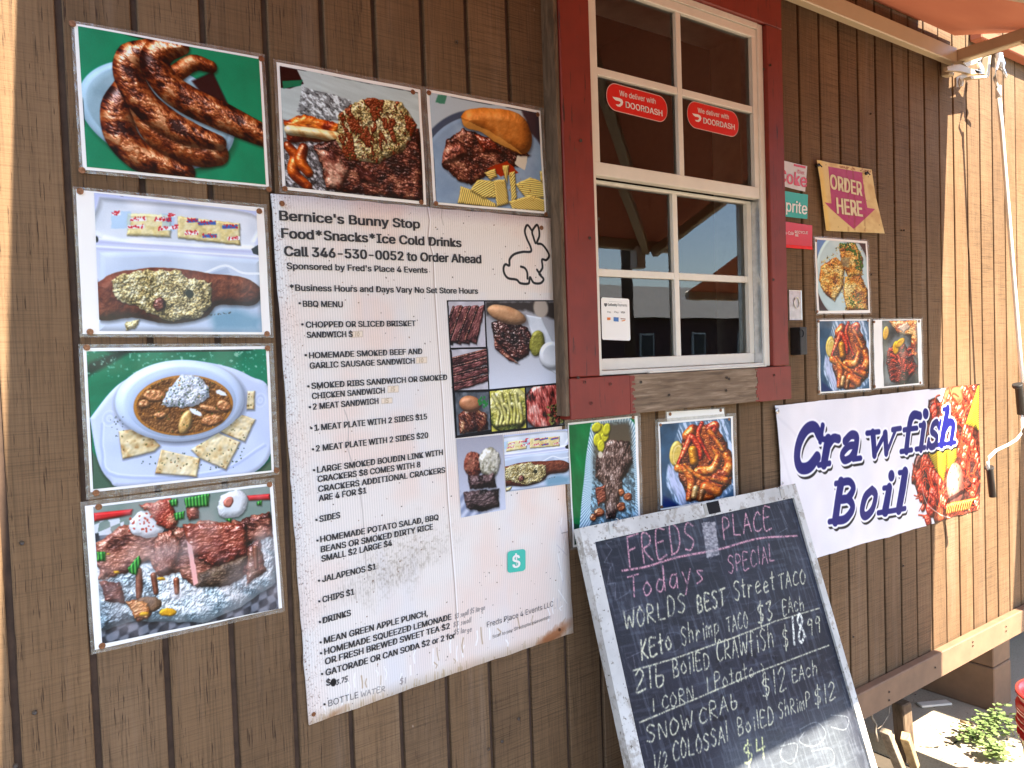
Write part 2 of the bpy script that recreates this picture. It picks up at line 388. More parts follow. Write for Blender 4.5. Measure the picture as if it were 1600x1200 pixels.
    def tubeobj(s, pts, r, cols, cell=8, bmp=3.0, spec=.5, seed=0, st=2.0, con=1.6, shadow=4, amb=.4, pw=18):
        bmp *= .7
        d, T, R = s.line(pts, r); n = np.clip((s.n(cell, seed, 4, st, rot=.6)-.5)*con*.8+(s.n(cell*4.5, seed+7, 3, 1.6, rot=.5)-.5)*con*1.1+.5, 0, 1)
        rm = (np.mean(r) if hasattr(r, '__len__') else r)*s.k
        s.surf(d, rm, cols, n, bmp, spec, shadow=shadow, amb=amb, pw=pw)
    def meat(s, d, cols, cell=6, st=2.5, rot=0.0, bmp=4.0, spec=.6, seed=0, R=14, con=1.8, amb=.35, shadow=3, pw=22):
        bmp *= .55; spec *= 1.2; n = np.clip((s.n(cell, seed, 4, st, rot)-.5)*con*.8+(s.n(cell*5, seed+6, 2)-.5)*con*.9+.5, 0, 1); h = s.n(cell*.7, seed+3, 3, st, rot)
        s.surf(d, R, cols, n, bmp, spec, pw, amb, hn=h, shadow=shadow)
    def foil(s, d, seed=0, cell=9, tone=(1, 1, 1), dark=.25):
        a = np.abs(s.n(cell, seed, 4)-.5)*2; b = s.n(cell*.6, seed+9, 3, 2.0, .7); v = np.clip(dark+.28+.75*np.clip((b-.45)*3.0, 0, 1)-.42*np.clip(.12-a, 0, .12)/.12, 0, 1)
        s.put(s.soft(d), np.stack([v*tone[0]*.92, v*tone[1]*.97, v*tone[2]], -1).clip(0, 1)*.9+.05)
    def grains(s, d, cols, cell=3.2, seed=0, bmp=3.5, R=12, amb=.45, con=2.4, shadow=2, spec=.15):
        n = np.clip((s.n(cell, seed, 2)-.5)*con*.7+(s.n(cell*6, seed+2, 3)-.5)*1.5+.58, 0, 1); s.surf(d, R, cols, n, bmp*1.1, spec, hn=s.n(cell*1.1, seed+4, 2)+2.2*s.n(cell*5, seed+5, 2), amb=amb, shadow=shadow)
    def dots(s, d, col, cnt, r0, r1, seed=0, st=1.5):
        ys, xs = np.where(d < -r0)
        if not len(ys): return
        R2 = np.random.RandomState(seed)
        for i in R2.randint(0, len(ys), cnt):
            r = R2.uniform(r0, r1); a = R2.rand()*3.1; x, y = xs[i], ys[i]; m_ = int(r*st+2)
            y0, y1, x0, x1 = max(0, y-m_), y+m_+1, max(0, x-m_), x+m_+1
            X, Y = s.X[y0:y1, x0:x1]-x, s.Y[y0:y1, x0:x1]-y; u = (X*math.cos(a)+Y*math.sin(a))/(r*st); v = (-X*math.sin(a)+Y*math.cos(a))/r
            m = np.clip((1-np.sqrt(u*u+v*v))*r+.5, 0, 1)[..., None]; c = col if not isinstance(col, list) else col[R2.randint(len(col))]
            s.a[y0:y1, x0:x1] += m*(np.array(c)-s.a[y0:y1, x0:x1])
    def grad(s, c0, c1, ang=math.pi/2):
        t = (s.X*math.cos(ang)/s.w+s.Y*math.sin(ang)/s.h); t = np.clip(t, 0, 1)[..., None]; s.a[:] = c0*(1-t)+c1*t
    def done(s, con=1.12, grain=.015, sat=1.06):
        a = s.a; b_ = a.copy(); b_[1:-1, 1:-1] = (4*a[1:-1, 1:-1]+2*(a[:-2, 1:-1]+a[2:, 1:-1]+a[1:-1, :-2]+a[1:-1, 2:])+a[:-2, :-2]+a[2:, 2:]+a[:-2, 2:]+a[2:, :-2])/16; a = b_
        gy_ = a.mean(2, keepdims=True); a = gy_+(a-gy_)*sat
        a = a+(RS.rand(s.h, s.w, 1)-.5)*grain*2; a = (a-.45)*con+.45; return np.clip(a, 0, 1)

SAUS = [C(30, 10, 8), C(78, 28, 14), C(128, 56, 22), C(170, 90, 42), C(200, 140, 96)]
DARKM = [C(22, 10, 9), C(62, 26, 20), C(105, 50, 36), C(165, 110, 85)]
PINKM = [C(70, 30, 26), C(130, 68, 54), C(176, 112, 92), C(222, 176, 152)]
RICE = [C(96, 82, 48), C(176, 156, 100), C(222, 206, 150), C(246, 236, 196)]
ORNG = [C(120, 30, 10), C(206, 84, 22), C(240, 138, 44), C(255, 206, 130)]
REDC = [C(90, 10, 8), C(180, 30, 16), C(226, 66, 30), C(255, 150, 90)]
WHITE = [C(190, 200, 214), C(222, 228, 238), C(246, 248, 252)]

def pic_sausage():
    p = Pic(440, 330, C(0, 128, 92), [(428, 150), (1422, 333), (1462, 1022), (477, 925)])
    p.a *= (.92+.16*p.n(60, 1, 3))[..., None]
    e = p.ell(880, 640, 425, 292, .12); p.a *= (1-.3*p.soft(p.ell(895, 665, 425, 292, .12), 6))[..., None]
    p.surf(e, 16, [C(150, 186, 206), C(176, 206, 224)], p.n(30, 2), 0, .1, amb=.7)
    p.surf(p.ell(885, 640, 385, 255, .12), 10, [C(128, 156, 168), C(158, 186, 200)], p.n(40, 3), 0, 0, amb=.8, e=3)
    p.put(p.soft(p.poly([(1050, 450), (1165, 400), (1265, 610), (1140, 560)]), 3), C(48, 24, 26))
    p.tubeobj([(960, 410), (1060, 350), (1155, 372)], [48, 46, 36], SAUS[1:], 5, 3, .35, 4)
    p.tubeobj([(700, 500), (645, 610), (665, 750), (760, 860), (880, 905), (1010, 950)], [78, 88, 92, 88, 78, 62], SAUS, 5, 3.4, .8, 5)
    p.tubeobj([(775, 600), (850, 735), (980, 810), (1100, 845), (1190, 850)], [66, 78, 82, 82, 70], SAUS[1:], 5, 3.4, .7, 6)
    p.tubeobj([(830, 262), (720, 320), (705, 420), (780, 560), (900, 665), (1030, 735), (1200, 790)], [46, 76, 82, 84, 84, 76, 46], SAUS, 5, 3.4, .85, 7)
    p.tubeobj([(990, 262), (880, 285), (850, 365), (925, 480), (1050, 565), (1210, 640), (1380, 720), (1480, 762)], [48, 78, 84, 86, 88, 88, 76, 66], SAUS, 5, 3.4, .85, 8)
    return p.done()
def pic_turkey():
    p = Pic(360, 300, C(186, 200, 202), [(118, 147), (838, 285), (866, 852), (150, 775)])
    p.a *= (.93+.12*p.n(8, 1, 2, 8, .2))[..., None]
    p.put(p.soft(p.poly([(118, 147), (205, 165), (240, 240), (170, 265), (118, 260)])), C(40, 16, 20)); p.put(p.soft(p.poly([(130, 225), (235, 220), (225, 250), (135, 265)])), C(0, 110, 80))
    p.foil(p.poly([(235, 255), (480, 320), (560, 420), (250, 440), (205, 380)], 3), 2); p.foil(p.poly([(140, 520), (870, 480), (880, 860), (130, 800)], 6), 3, 8, (1, .95, .95), .12)
    p.meat(p.poly([(140, 430), (240, 400), (430, 450), (420, 540), (160, 540)], 4), ORNG[:3]+[C(150, 70, 30)], 7, 3, .2, 3, .5, 4)
    p.tubeobj([(170, 480), (300, 497), (420, 520)], [26, 26, 30], [C(190, 130, 70), C(238, 216, 160), C(250, 238, 200)], 10, 1.5, .3, 3)
    for i, q in enumerate([[(160, 560), (200, 620), (190, 700), (260, 770)], [(240, 570), (225, 640), (265, 700)], [(820, 700), (800, 790), (850, 840)]]): p.tubeobj(q, [22, 30, 24], [C(120, 40, 8), C(190, 80, 16), C(220, 110, 30)], 8, 2, .8, i, shadow=2)
    p.meat(p.poly([(290, 560), (420, 520), (840, 470), (862, 640), (860, 850), (560, 812), (360, 790), (330, 660)], 6, 16), DARKM, 5, 2, .5, 6, .6, 5)
    p.meat(p.poly([(300, 580), (400, 590), (480, 690), (430, 790), (360, 780), (340, 660)], 5), PINKM, 7, 2, .8, 4, .4, 6); p.meat(p.poly([(510, 660), (600, 700), (640, 770), (540, 740)], 4), PINKM, 6, 3, .6, 3, .5, 9)
    d = p.poly([(420, 410), (500, 330), (600, 310), (750, 335), (830, 450), (800, 520), (745, 600), (620, 650), (470, 635), (410, 540)], 6, 14)
    p.grains(d, RICE, 3.0, 2, 5, 22); n = p.n(13, 8, 4, 2.6, 1.35)
    p.surf(np.where(n > .55, np.maximum(d, (.55-n)*70), 30), 5, [C(70, 22, 8), C(116, 44, 16), C(150, 70, 32)], p.n(4, 3), 3, .5, shadow=1)
    p.dots(d, [C(60, 70, 30), C(110, 44, 20), C(84, 30, 12)], 330, .6, 2.0, 4); return p.done()
def pic_burger():
    p = Pic(320, 290, C(176, 190, 200), [(897, 285), (1465, 392), (1497, 903), (932, 855)])
    p.put(p.soft(p.ell(1250, 760, 400, 370, 0), 2), C(70, 84, 104)); p.surf(p.ell(1255, 770, 385, 350), 10, [C(112, 136, 164), C(150, 172, 194)], p.n(50, 1), 0, 0, amb=.9)
    p.put(p.soft(p.poly([(940, 300), (990, 300), (975, 345), (930, 335)], 3)), C(70, 130, 110)); p.put(p.soft(p.poly([(1370, 372), (1470, 395), (1480, 560), (1420, 480)], 3), 4), C(60, 50, 58))
    p.meat(p.poly([(985, 520), (1080, 470), (1200, 520), (1420, 600), (1370, 660), (1250, 700), (1170, 730), (1120, 765), (1040, 740), (960, 660)], 7, 14), DARKM, 5, 2, .7, 6, .6, 1)
    p.meat(p.poly([(975, 570), (1060, 550), (1100, 600), (1040, 640), (960, 650)], 4), PINKM, 5, 1.5, .6, 4, .4, 3); p.meat(p.poly([(1130, 500), (1220, 520), (1280, 600), (1180, 590)], 4), [C(60, 14, 8), C(130, 46, 26), C(190, 90, 60)], 5, 1.5, .9, 4, .9, 4)
    p.put(p.soft(p.poly([(1350, 610), (1410, 610), (1395, 690), (1340, 660)], 4)), C(206, 200, 186)); p.put(p.soft(p.poly([(1200, 680), (1300, 640), (1360, 700), (1270, 720)], 4)), C(150, 50, 14))
    d = p.poly([(1060, 410), (1100, 372), (1200, 365), (1310, 378), (1390, 420), (1428, 500), (1425, 570), (1385, 605), (1320, 585), (1240, 540), (1170, 490), (1085, 465)], 2, 20, 3, True)
    p.surf(d, 34, [C(170, 96, 36), C(206, 130, 58), C(226, 160, 92)], p.n(22, 4), 2, .15, amb=.45, shadow=5)
    p.put(p.soft(np.maximum(p.poly([(1060, 420), (1085, 468), (1240, 540), (1385, 608), (1330, 560), (1240, 500), (1120, 440)], 3), d))*.6, C(222, 168, 92))
    for i, q in enumerate([[(1045, 860), (1060, 770), (1120, 790), (1240, 860), (1250, 885)], [(1110, 790), (1150, 735), (1240, 745), (1260, 830), (1180, 830)], [(1180, 700), (1240, 680), (1250, 720), (1215, 740)], [(1230, 740), (1290, 735), (1310, 860), (1250, 880)], [(1275, 665), (1310, 660), (1300, 760)], [(1310, 700), (1340, 690), (1350, 830), (1325, 860)], [(1345, 760), (1420, 725), (1495, 750), (1500, 830), (1400, 840)], [(1310, 850), (1420, 820), (1498, 840), (1498, 903), (1330, 892)], [(1470, 690), (1495, 690), (1497, 760), (1475, 740)]]):
        n = .5+.5*np.sin((p.X*math.cos(i*.7+.3)+p.Y*math.sin(i*.7+.3))*1.15); p.surf(p.poly(q, 2), 6, [C(206, 172, 80), C(238, 212, 120), C(250, 234, 160)], n, 1.6, .1, shadow=3, amb=.5)
    p.dots(p.ell(1330, 790, 160, 90), C(140, 96, 40), 40, .6, 1.5, 3); return p.done()
def pic_boudin(w=400, h=330):
    p = Pic(w, h, C(190, 200, 228), [(517, 78), (1408, 180), (1440, 845), (548, 838)]); p.grad(C(186, 194, 226), C(216, 222, 238))
    p.surf(p.poly([(545, 100), (1380, 190), (1400, 350), (1340, 385), (560, 330)], smooth=True), 14, WHITE, p.n(60, 1, 2), 0, 0, amb=.75, e=4, dome=-1)
    for y, c in ((326, 236), (345, 176), (368, 240), (382, 180)): d, _, _ = p.line([(520, y), (1000, y+30), (1440, y+60)], 5); p.put(p.soft(d, 2)*.8, C(c, c+4, 250 if c > 200 else 216))
    p.surf(p.poly([(545, 400), (900, 395), (1110, 415), (1430, 440), (1440, 845), (540, 840)]), 16, [C(176, 190, 212), C(206, 216, 232)], p.n(70, 2, 2), 0, 0, amb=.8, e=3)
    p.put(p.soft(p.poly([(1150, 740), (1300, 710), (1430, 760), (1430, 838), (1180, 838)], 4), 14), C(120, 156, 178))
    d, _, _ = p.line([(1130, 515), (1240, 475), (1330, 515), (1430, 520)], 7); p.put(p.soft(d), C(226, 232, 242))
    for i in range(4): d, _, _ = p.line([(1150+i*12, 524), (1250+i*4, 490+i*8)], 3); p.put(p.soft(d)*.6, C(150, 166, 192))
    for i, (x, y, ww, a) in enumerate([(820, 255, 120, .04), (1150, 285, 170, .12), (925, 240, 36, 0), (665, 225, 55, 0.)]):
        hh = 60 if ww > 60 else 46; q = [(x-ww, y-hh+ww*-a), (x+ww, y-hh+ww*a), (x+ww, y+hh+ww*a), (x-ww, y+hh-ww*a)]
        if ww > 60: p.grains(p.poly(q, 2), [C(190, 168, 104), C(226, 210, 150), C(240, 230, 186)], 9, i, 1, 6, .6, 1.4)
        else: p.put(p.soft(p.poly(q, 3))*.55, C(150, 190, 226))
    R2 = np.random.RandomState(4)
    for x, y, ww in [(760, 222, 46), (748, 262, 46), (880, 222, 28), (905, 272, 32), (960, 265, 24), (1062, 228, 30), (1055, 296, 38), (1140, 242, 48), (1155, 312, 40), (1265, 262, 42), (1285, 325, 34), (930, 225, 14), (640, 190, 24), (945, 200, 20)]:
        p.put(p.soft(p.poly([(x-ww, y-6), (x+ww, y-10), (x+ww, y+10), (x-ww, y+12)], 1)), C(60, 100, 176) if R2.rand() < .5 else C(232, 234, 240)); p.dots(p.poly([(x-ww, y-12), (x+ww, y-14), (x+ww, y+10), (x-ww, y+10)]), C(190, 30, 44), 16, .8, 1.7, int(x), 2.0)
    p.put(p.soft(p.poly([(1380, 385), (1420, 360), (1422, 420), (1390, 410)])), C(20, 24, 30)); p.put(p.soft(p.ell(530, 330, 8, 16)), C(20, 24, 30))
    d = p.poly([(530, 575), (620, 520), (750, 497), (880, 487), (1050, 500), (1160, 520), (1330, 538), (1418, 588), (1434, 640), (1390, 695), (1260, 690), (1190, 700), (1140, 755), (1000, 792), (880, 790), (720, 762), (530, 768)], 2, 20, 0, True)
    p.surf(d, 26, [C(74, 32, 22), C(112, 56, 38), C(140, 80, 54)], p.n(12, 5, 4), 4, .12, shadow=5)
    f = p.poly([(615, 560), (700, 515), (820, 500), (990, 505), (1050, 548), (1165, 565), (1160, 690), (1100, 765), (960, 785), (850, 750), (800, 720), (640, 665)], 8, 16, 2)
    p.grains(f, RICE, 3.2, 4, 6, 14); p.grains(p.poly([(690, 790), (770, 775), (740, 825), (690, 835)], 4), RICE, 3, 5)
    p.put(p.soft(p.ell(1045, 630, 24, 26, 0, 2)), C(50, 50, 36)); p.meat(p.ell(880, 690, 32, 40, .3, 3), PINKM[:3], 5, R=8); p.dots(f, [C(60, 56, 36), C(120, 90, 50)], 130, .5, 1.4, 6)
    p.dots(p.poly([(1150, 745), (1270, 730), (1270, 740), (1150, 755)]), C(60, 60, 50), 26, .5, 1, 7); return p.done()
def pic_gumbo():
    p = Pic(430, 310, C(0, 112, 82), [(475, 102), (1463, 90), (1493, 757), (512, 862)]); p.a *= (.85+.35*p.n(30, 1, 4, 3, -.4))[..., None]
    p.put(p.soft(p.poly([(475, 170), (640, 102), (720, 102), (480, 240)]), 5), C(0, 50, 44)); p.put(p.soft(p.poly([(500, 640), (640, 862), (505, 870)])), C(72, 100, 84)); p.put(p.soft(p.poly([(1390, 790), (1495, 690), (1500, 800)])), C(82, 104, 84))
    n = p.n(7, 9, 3); p.put(np.clip((n-.62)*5, 0, .7)*(p.Y < 60), C(190, 210, 190))
    d = p.poly([(492, 470), (600, 330), (690, 255), (860, 172), (1040, 150), (1250, 185), (1380, 240), (1480, 310), (1500, 620), (1400, 765), (1200, 800), (700, 850), (600, 810), (535, 700)], smooth=True)
    p.surf(d, 12, [C(188, 200, 228), C(206, 216, 240)], p.n(60, 3, 2), 0, 0, amb=.78, shadow=5); d2, _, _ = p.line([(560, 500), (560, 650), (640, 790), (1180, 770), (1460, 620)], 6); p.put(p.soft(d2, 2)*.5, C(150, 166, 204)); d2, _, _ = p.line([(570, 495), (572, 650), (652, 776), (1180, 757), (1450, 608)], 3); p.put(p.soft(d2, 1.5)*.6, C(232, 238, 252))
    for x, y in ((600, 470), (1430, 370)):
        for r in (34, 22, 12): dd = np.abs(p.ell(x, y, r, r*1.2, .3))-.8; p.put(p.soft(dd)*.4, C(236, 240, 252) if r != 22 else C(150, 166, 200))
    for q in ([(650, 540), (780, 520), (880, 620), (850, 650), (672, 694)], [(885, 640), (1100, 690), (1080, 792), (850, 772)], [(1050, 640), (1200, 550), (1320, 600), (1240, 752), (1100, 690)], [(1210, 545), (1330, 450), (1405, 475), (1345, 600)], [(1360, 320), (1400, 318), (1398, 420), (1355, 420)]):
        d3 = p.poly(q, 1); p.grains(d3, [C(176, 130, 76), C(226, 206, 160), C(240, 228, 196)], 11, int(q[0][0]), 2, 4, .6, 1.6, 3); p.dots(d3, [C(150, 110, 70), C(90, 90, 50)], 10, .8, 2, 3)
    e = p.ell(1003, 372, 356, 224); p.surf(e, 22, [C(196, 212, 240), C(212, 226, 250)], p.n(60, 2), 0, .1, amb=.72, shadow=6); p.surf(p.ell(1008, 385, 300, 190), 12, [C(160, 178, 210), C(186, 202, 232)], p.n(60, 2), 0, 0, amb=.8, e=6)
    s_ = p.ell(1016, 398, 274, 166); p.surf(s_, 5, [C(84, 48, 20), C(124, 76, 34), C(160, 106, 54)], p.n(9, 4), 3, .3, hn=p.n(5, 2)); p.put(p.soft(np.abs(s_+2)-2)*.7, C(196, 136, 60))
    for x, y, rx, ry, a in ((850, 345, 62, 34, .1), (1230, 400, 44, 30, .4), (1165, 480, 62, 30, -.1), (1150, 415, 60, 18, .3), (790, 390, 30, 22, 0), (880, 450, 36, 18, 0)): p.surf(p.ell(x, y, rx, ry, a, 2), 6, [C(140, 74, 40), C(196, 132, 84), C(216, 170, 120)], p.n(6, int(x)), 3, .4, shadow=2)
    p.surf(p.ell(1020, 490, 68, 34, -1.2, 1), 8, [C(200, 150, 80), C(236, 200, 140)], p.n(6, 2), 1, .3, shadow=3); p.put(p.soft(p.ell(1075, 438, 40, 14, .5, 3)), C(226, 232, 240)); p.put(p.soft(p.ell(1215, 330, 34, 12, .4, 3)), C(226, 232, 240))
    d4 = p.poly([(930, 300), (1000, 228), (1090, 238), (1150, 295), (1150, 350), (1090, 395), (1000, 412), (885, 398)], 4, 9); p.grains(d4, [C(176, 188, 210), C(216, 224, 238), C(244, 246, 252)], 3, 2, 4, 20, .6); p.dots(d4, [C(36, 60, 30), C(60, 80, 50)], 60, .6, 1.3, 3, 2.0)
    p.dots(s_, [C(70, 80, 34), C(190, 130, 60)], 70, .7, 1.8, 5); p.dots(p.poly([(650, 700), (1250, 800), (1400, 600), (1000, 640)]), C(40, 60, 44), 44, .7, 1.5, 6); p.dots(p.poly([(600, 450), (700, 460), (680, 560), (620, 580)]), C(50, 60, 50), 16, .7, 1.4, 8); return p.done()
def pic_potato():
    p = Pic(420, 310, C(128, 146, 150), [(378, 135), (1095, 50), (1133, 548), (415, 690)])
    ck = .5+.5*np.clip(4*np.sin(p.X*.14+p.n(30, 2)*3)*np.sin((p.Y+p.X*.3)*.16), -1, 1); p.put(np.ones_like(p.X), p.pal([C(36, 40, 48), C(84, 90, 100), C(130, 136, 148)], ck*.7+.2*p.n(9, 2)))
    p.put(p.soft(p.poly([(378, 100), (1100, 40), (1100, 190), (540, 230), (380, 240)]), 3), C(122, 140, 134)); p.put(p.soft(p.poly([(378, 192), (500, 175), (500, 240), (380, 250)]))*(ck > .5), C(206, 212, 220))
    for q in ([(378, 158), (536, 142), (530, 165), (380, 192)], [(1000, 88), (1095, 80), (1097, 104), (1010, 108)]): p.surf(p.poly(q), 6, [C(196, 26, 34), C(232, 50, 52)], p.n(20, 1), 0, .3, shadow=2)
    d = p.poly([(385, 380), (400, 640), (520, 600), (620, 600), (820, 604), (980, 540), (1122, 440), (1118, 230), (1060, 240), (900, 400), (560, 360), (430, 330)], 3, 20, 1)
    tx = np.clip(.5+(p.n(26, 3, 5, 2.2, .4)-.5)*2.6, 0, 1); p.surf(d, 26, [C(84, 104, 116), C(150, 174, 186), C(196, 214, 222), C(240, 248, 252)], tx, 9, .5, hn=np.abs(p.n(16, 5, 4)-.5)*2, pw=10, amb=.5, shadow=4)
    d2 = p.poly([(560, 590), (820, 604), (980, 545), (1120, 440), (1122, 400), (960, 500), (800, 560), (600, 560)], 3); p.put(p.soft(d2, 8)*.35, C(60, 84, 96))
    p.meat(p.poly([(385, 280), (500, 200), (640, 240), (820, 190), (960, 190), (1100, 150), (1108, 250), (1000, 290), (1010, 400), (930, 455), (780, 455), (720, 400), (640, 420), (600, 350), (520, 400), (400, 430)], 7, 16), PINKM[:3]+[C(190, 120, 96)], 7, 2.2, .35, 7, .45, 1)
    p.meat(p.poly([(740, 200), (1000, 200), (1010, 330), (860, 380), (760, 320)], 6), [C(60, 16, 14), C(120, 44, 34), C(160, 76, 56)], 8, 2, .1, 5, .7, 5); p.meat(p.poly([(800, 400), (1000, 330), (980, 420), (900, 455), (790, 455)], 4), [C(58, 46, 38), C(96, 74, 60), C(120, 100, 80)], 5, 2, .2, 5, .2, 6)
    p.meat(p.poly([(405, 430), (480, 440), (510, 520), (430, 520)], 5), PINKM[:3], 6); p.meat(p.poly([(1000, 300), (1060, 260), (1060, 300), (1080, 390), (1000, 450)], 5), PINKM[:2]+[C(120, 80, 60)], 6)
    p.put(p.soft(p.poly([(752, 270), (775, 290), (800, 440), (782, 452)], 2)), C(236, 176, 170))
    for q in ([(560, 390), (562, 460), (560, 500)], [(620, 410), (630, 480)], [(712, 430), (715, 480)], [(1035, 300), (1040, 380)], [(540, 520), (600, 560), (560, 590)]): p.tubeobj(q, [12, 14, 10], [C(110, 56, 36), C(170, 100, 70)], 8, 1, .4, 3, shadow=1)
    p.surf(p.ell(600, 530, 52, 34, .2, 4), 8, [C(110, 84, 66), C(150, 116, 88)], p.n(6, 3), 2, .1); p.meat(p.poly([(510, 510), (600, 520), (600, 590), (540, 585)], 5), [C(170, 90, 40), C(220, 150, 90)], 6, R=6)
    for x, y, r in ((680, 562, 34), (470, 398, 12), (650, 424, 16), (582, 570, 18), (436, 325, 8)): p.surf(p.ell(x, y, r, r*.5, .2, 3), 5, [C(226, 160, 30), C(250, 200, 60)], p.n(5, 2), 1, .1)
    d = p.poly([(520, 190), (570, 150), (640, 160), (660, 230), (600, 262), (530, 235)], 3, 12, 0, True); p.surf(d, 16, [C(216, 222, 232), C(250, 250, 252)], p.n(30, 2), 0, .1, amb=.6, shadow=3); d = p.poly([(890, 90), (960, 65), (1005, 100), (980, 165), (900, 175), (880, 140)], 3, 12, 0, True); p.surf(d, 16, [C(206, 214, 222), C(246, 248, 250)], p.n(30, 3), 0, .1, amb=.6, shadow=3)
    p.meat(p.poly([(560, 125), (690, 100), (720, 190), (690, 240), (630, 200), (600, 160)], 5), [C(140, 30, 20), C(196, 84, 62), C(226, 150, 120)], 5, 1.2, .3, 5, .5, 4); p.dots(p.ell(570, 200, 60, 46), C(170, 60, 44), 26, 1.2, 2.6, 8); p.surf(p.ell(925, 115, 26, 20, -.5, 3), 6, [C(196, 110, 96), C(216, 140, 120)], p.n(9, 2), 1, .2)
    p.meat(p.poly([(640, 240), (700, 230), (740, 300), (700, 390), (630, 400), (620, 300)], 5), [C(96, 36, 26), C(150, 80, 62), C(190, 130, 110)], 5, 1.6, 1.2, 6, .4, 9); p.meat(p.poly([(750, 120), (800, 118), (805, 180), (760, 185)], 4), [C(120, 50, 40), C(190, 110, 92)], 5)
    p.put(np.clip(p.n(70, 21, 3)-.42, 0, 1)*1.3, C(190, 176, 176))  # pale haze painted over the print as glare on the laminate
    for q in ([(745, 98), (845, 78), (842, 130), (750, 135)], [(700, 160), (745, 150), (745, 180), (710, 190)], [(390, 315), (425, 315), (425, 350), (392, 352)], [(680, 108), (715, 100), (715, 130), (690, 130)], [(910, 180), (940, 180), (935, 198)], [(515, 380), (560, 330), (570, 350), (550, 410), (520, 400)], [(1040, 112), (1060, 108), (1060, 125), (1042, 125)]): p.surf(p.poly(q, 2), 5, [C(20, 90, 40), C(40, 150, 60), C(110, 190, 90)], .5+.5*np.sin(p.X*.8), 1, .2, shadow=2)
    return p.done()
def pic_tray():
    p = Pic(230, 330, C(0, 118, 66), [(107, 175), (515, 130), (545, 880), (145, 925)]); p.a *= (.75+.4*p.n(20, 1, 4, 3, 1.3))[..., None]; p.put(p.soft(p.poly([(107, 780), (170, 800), (160, 930), (107, 930)])), C(0, 60, 44))
    d = p.poly([(235, 170), (290, 145), (480, 130), (515, 170), (545, 600), (548, 890), (160, 935), (180, 700), (205, 400)]); th = np.arctan2(p.Y-170, p.X-130); n = .5+.5*np.sin(th*120+p.n(6, 1)*2)
    p.put(p.soft(d), p.pal([C(96, 130, 150), C(170, 200, 216), C(226, 238, 244)], n)); di = p.poly([(260, 200), (300, 170), (470, 150), (490, 200), (520, 600), (520, 850), (230, 900), (250, 400)], 3); p.foil(di, 2, 8, (.7, .84, .9), .25)
    p.put(p.soft(di, 10)*p.soft(p.Y-120, 60), C(90, 80, 66))
    p.meat(p.poly([(270, 380), (350, 270), (480, 280), (500, 420), (440, 520), (420, 640), (400, 770), (330, 770), (310, 560), (265, 500)], 6, 10), [C(40, 22, 18), C(84, 58, 50), C(128, 100, 90), C(176, 150, 140)], 3.5, 3, 1.4, 6, .5, 3); p.meat(p.poly([(265, 570), (330, 560), (335, 660), (280, 690)], 4), [C(90, 30, 18), C(130, 56, 34)], 6, R=6)
    for x, y, r in ((290, 730, 30), (430, 700, 28), (470, 640, 26), (250, 760, 20), (430, 610, 20)): p.meat(p.ell(x, y, r, r*.8, 0, 4), [C(120, 50, 26), C(180, 100, 50)], 6, R=5)
    for x, y in ((300, 210), (320, 255), (275, 270), (300, 310), (270, 190), (335, 205)): p.surf(p.ell(x, y, 32, 24, x, 1), 5, [C(196, 190, 30), C(236, 230, 70)], p.n(5, x), 1, .2, shadow=2)
    p.put(p.soft(p.ell(296, 365, 14, 16)), C(206, 196, 180)); return p.done()
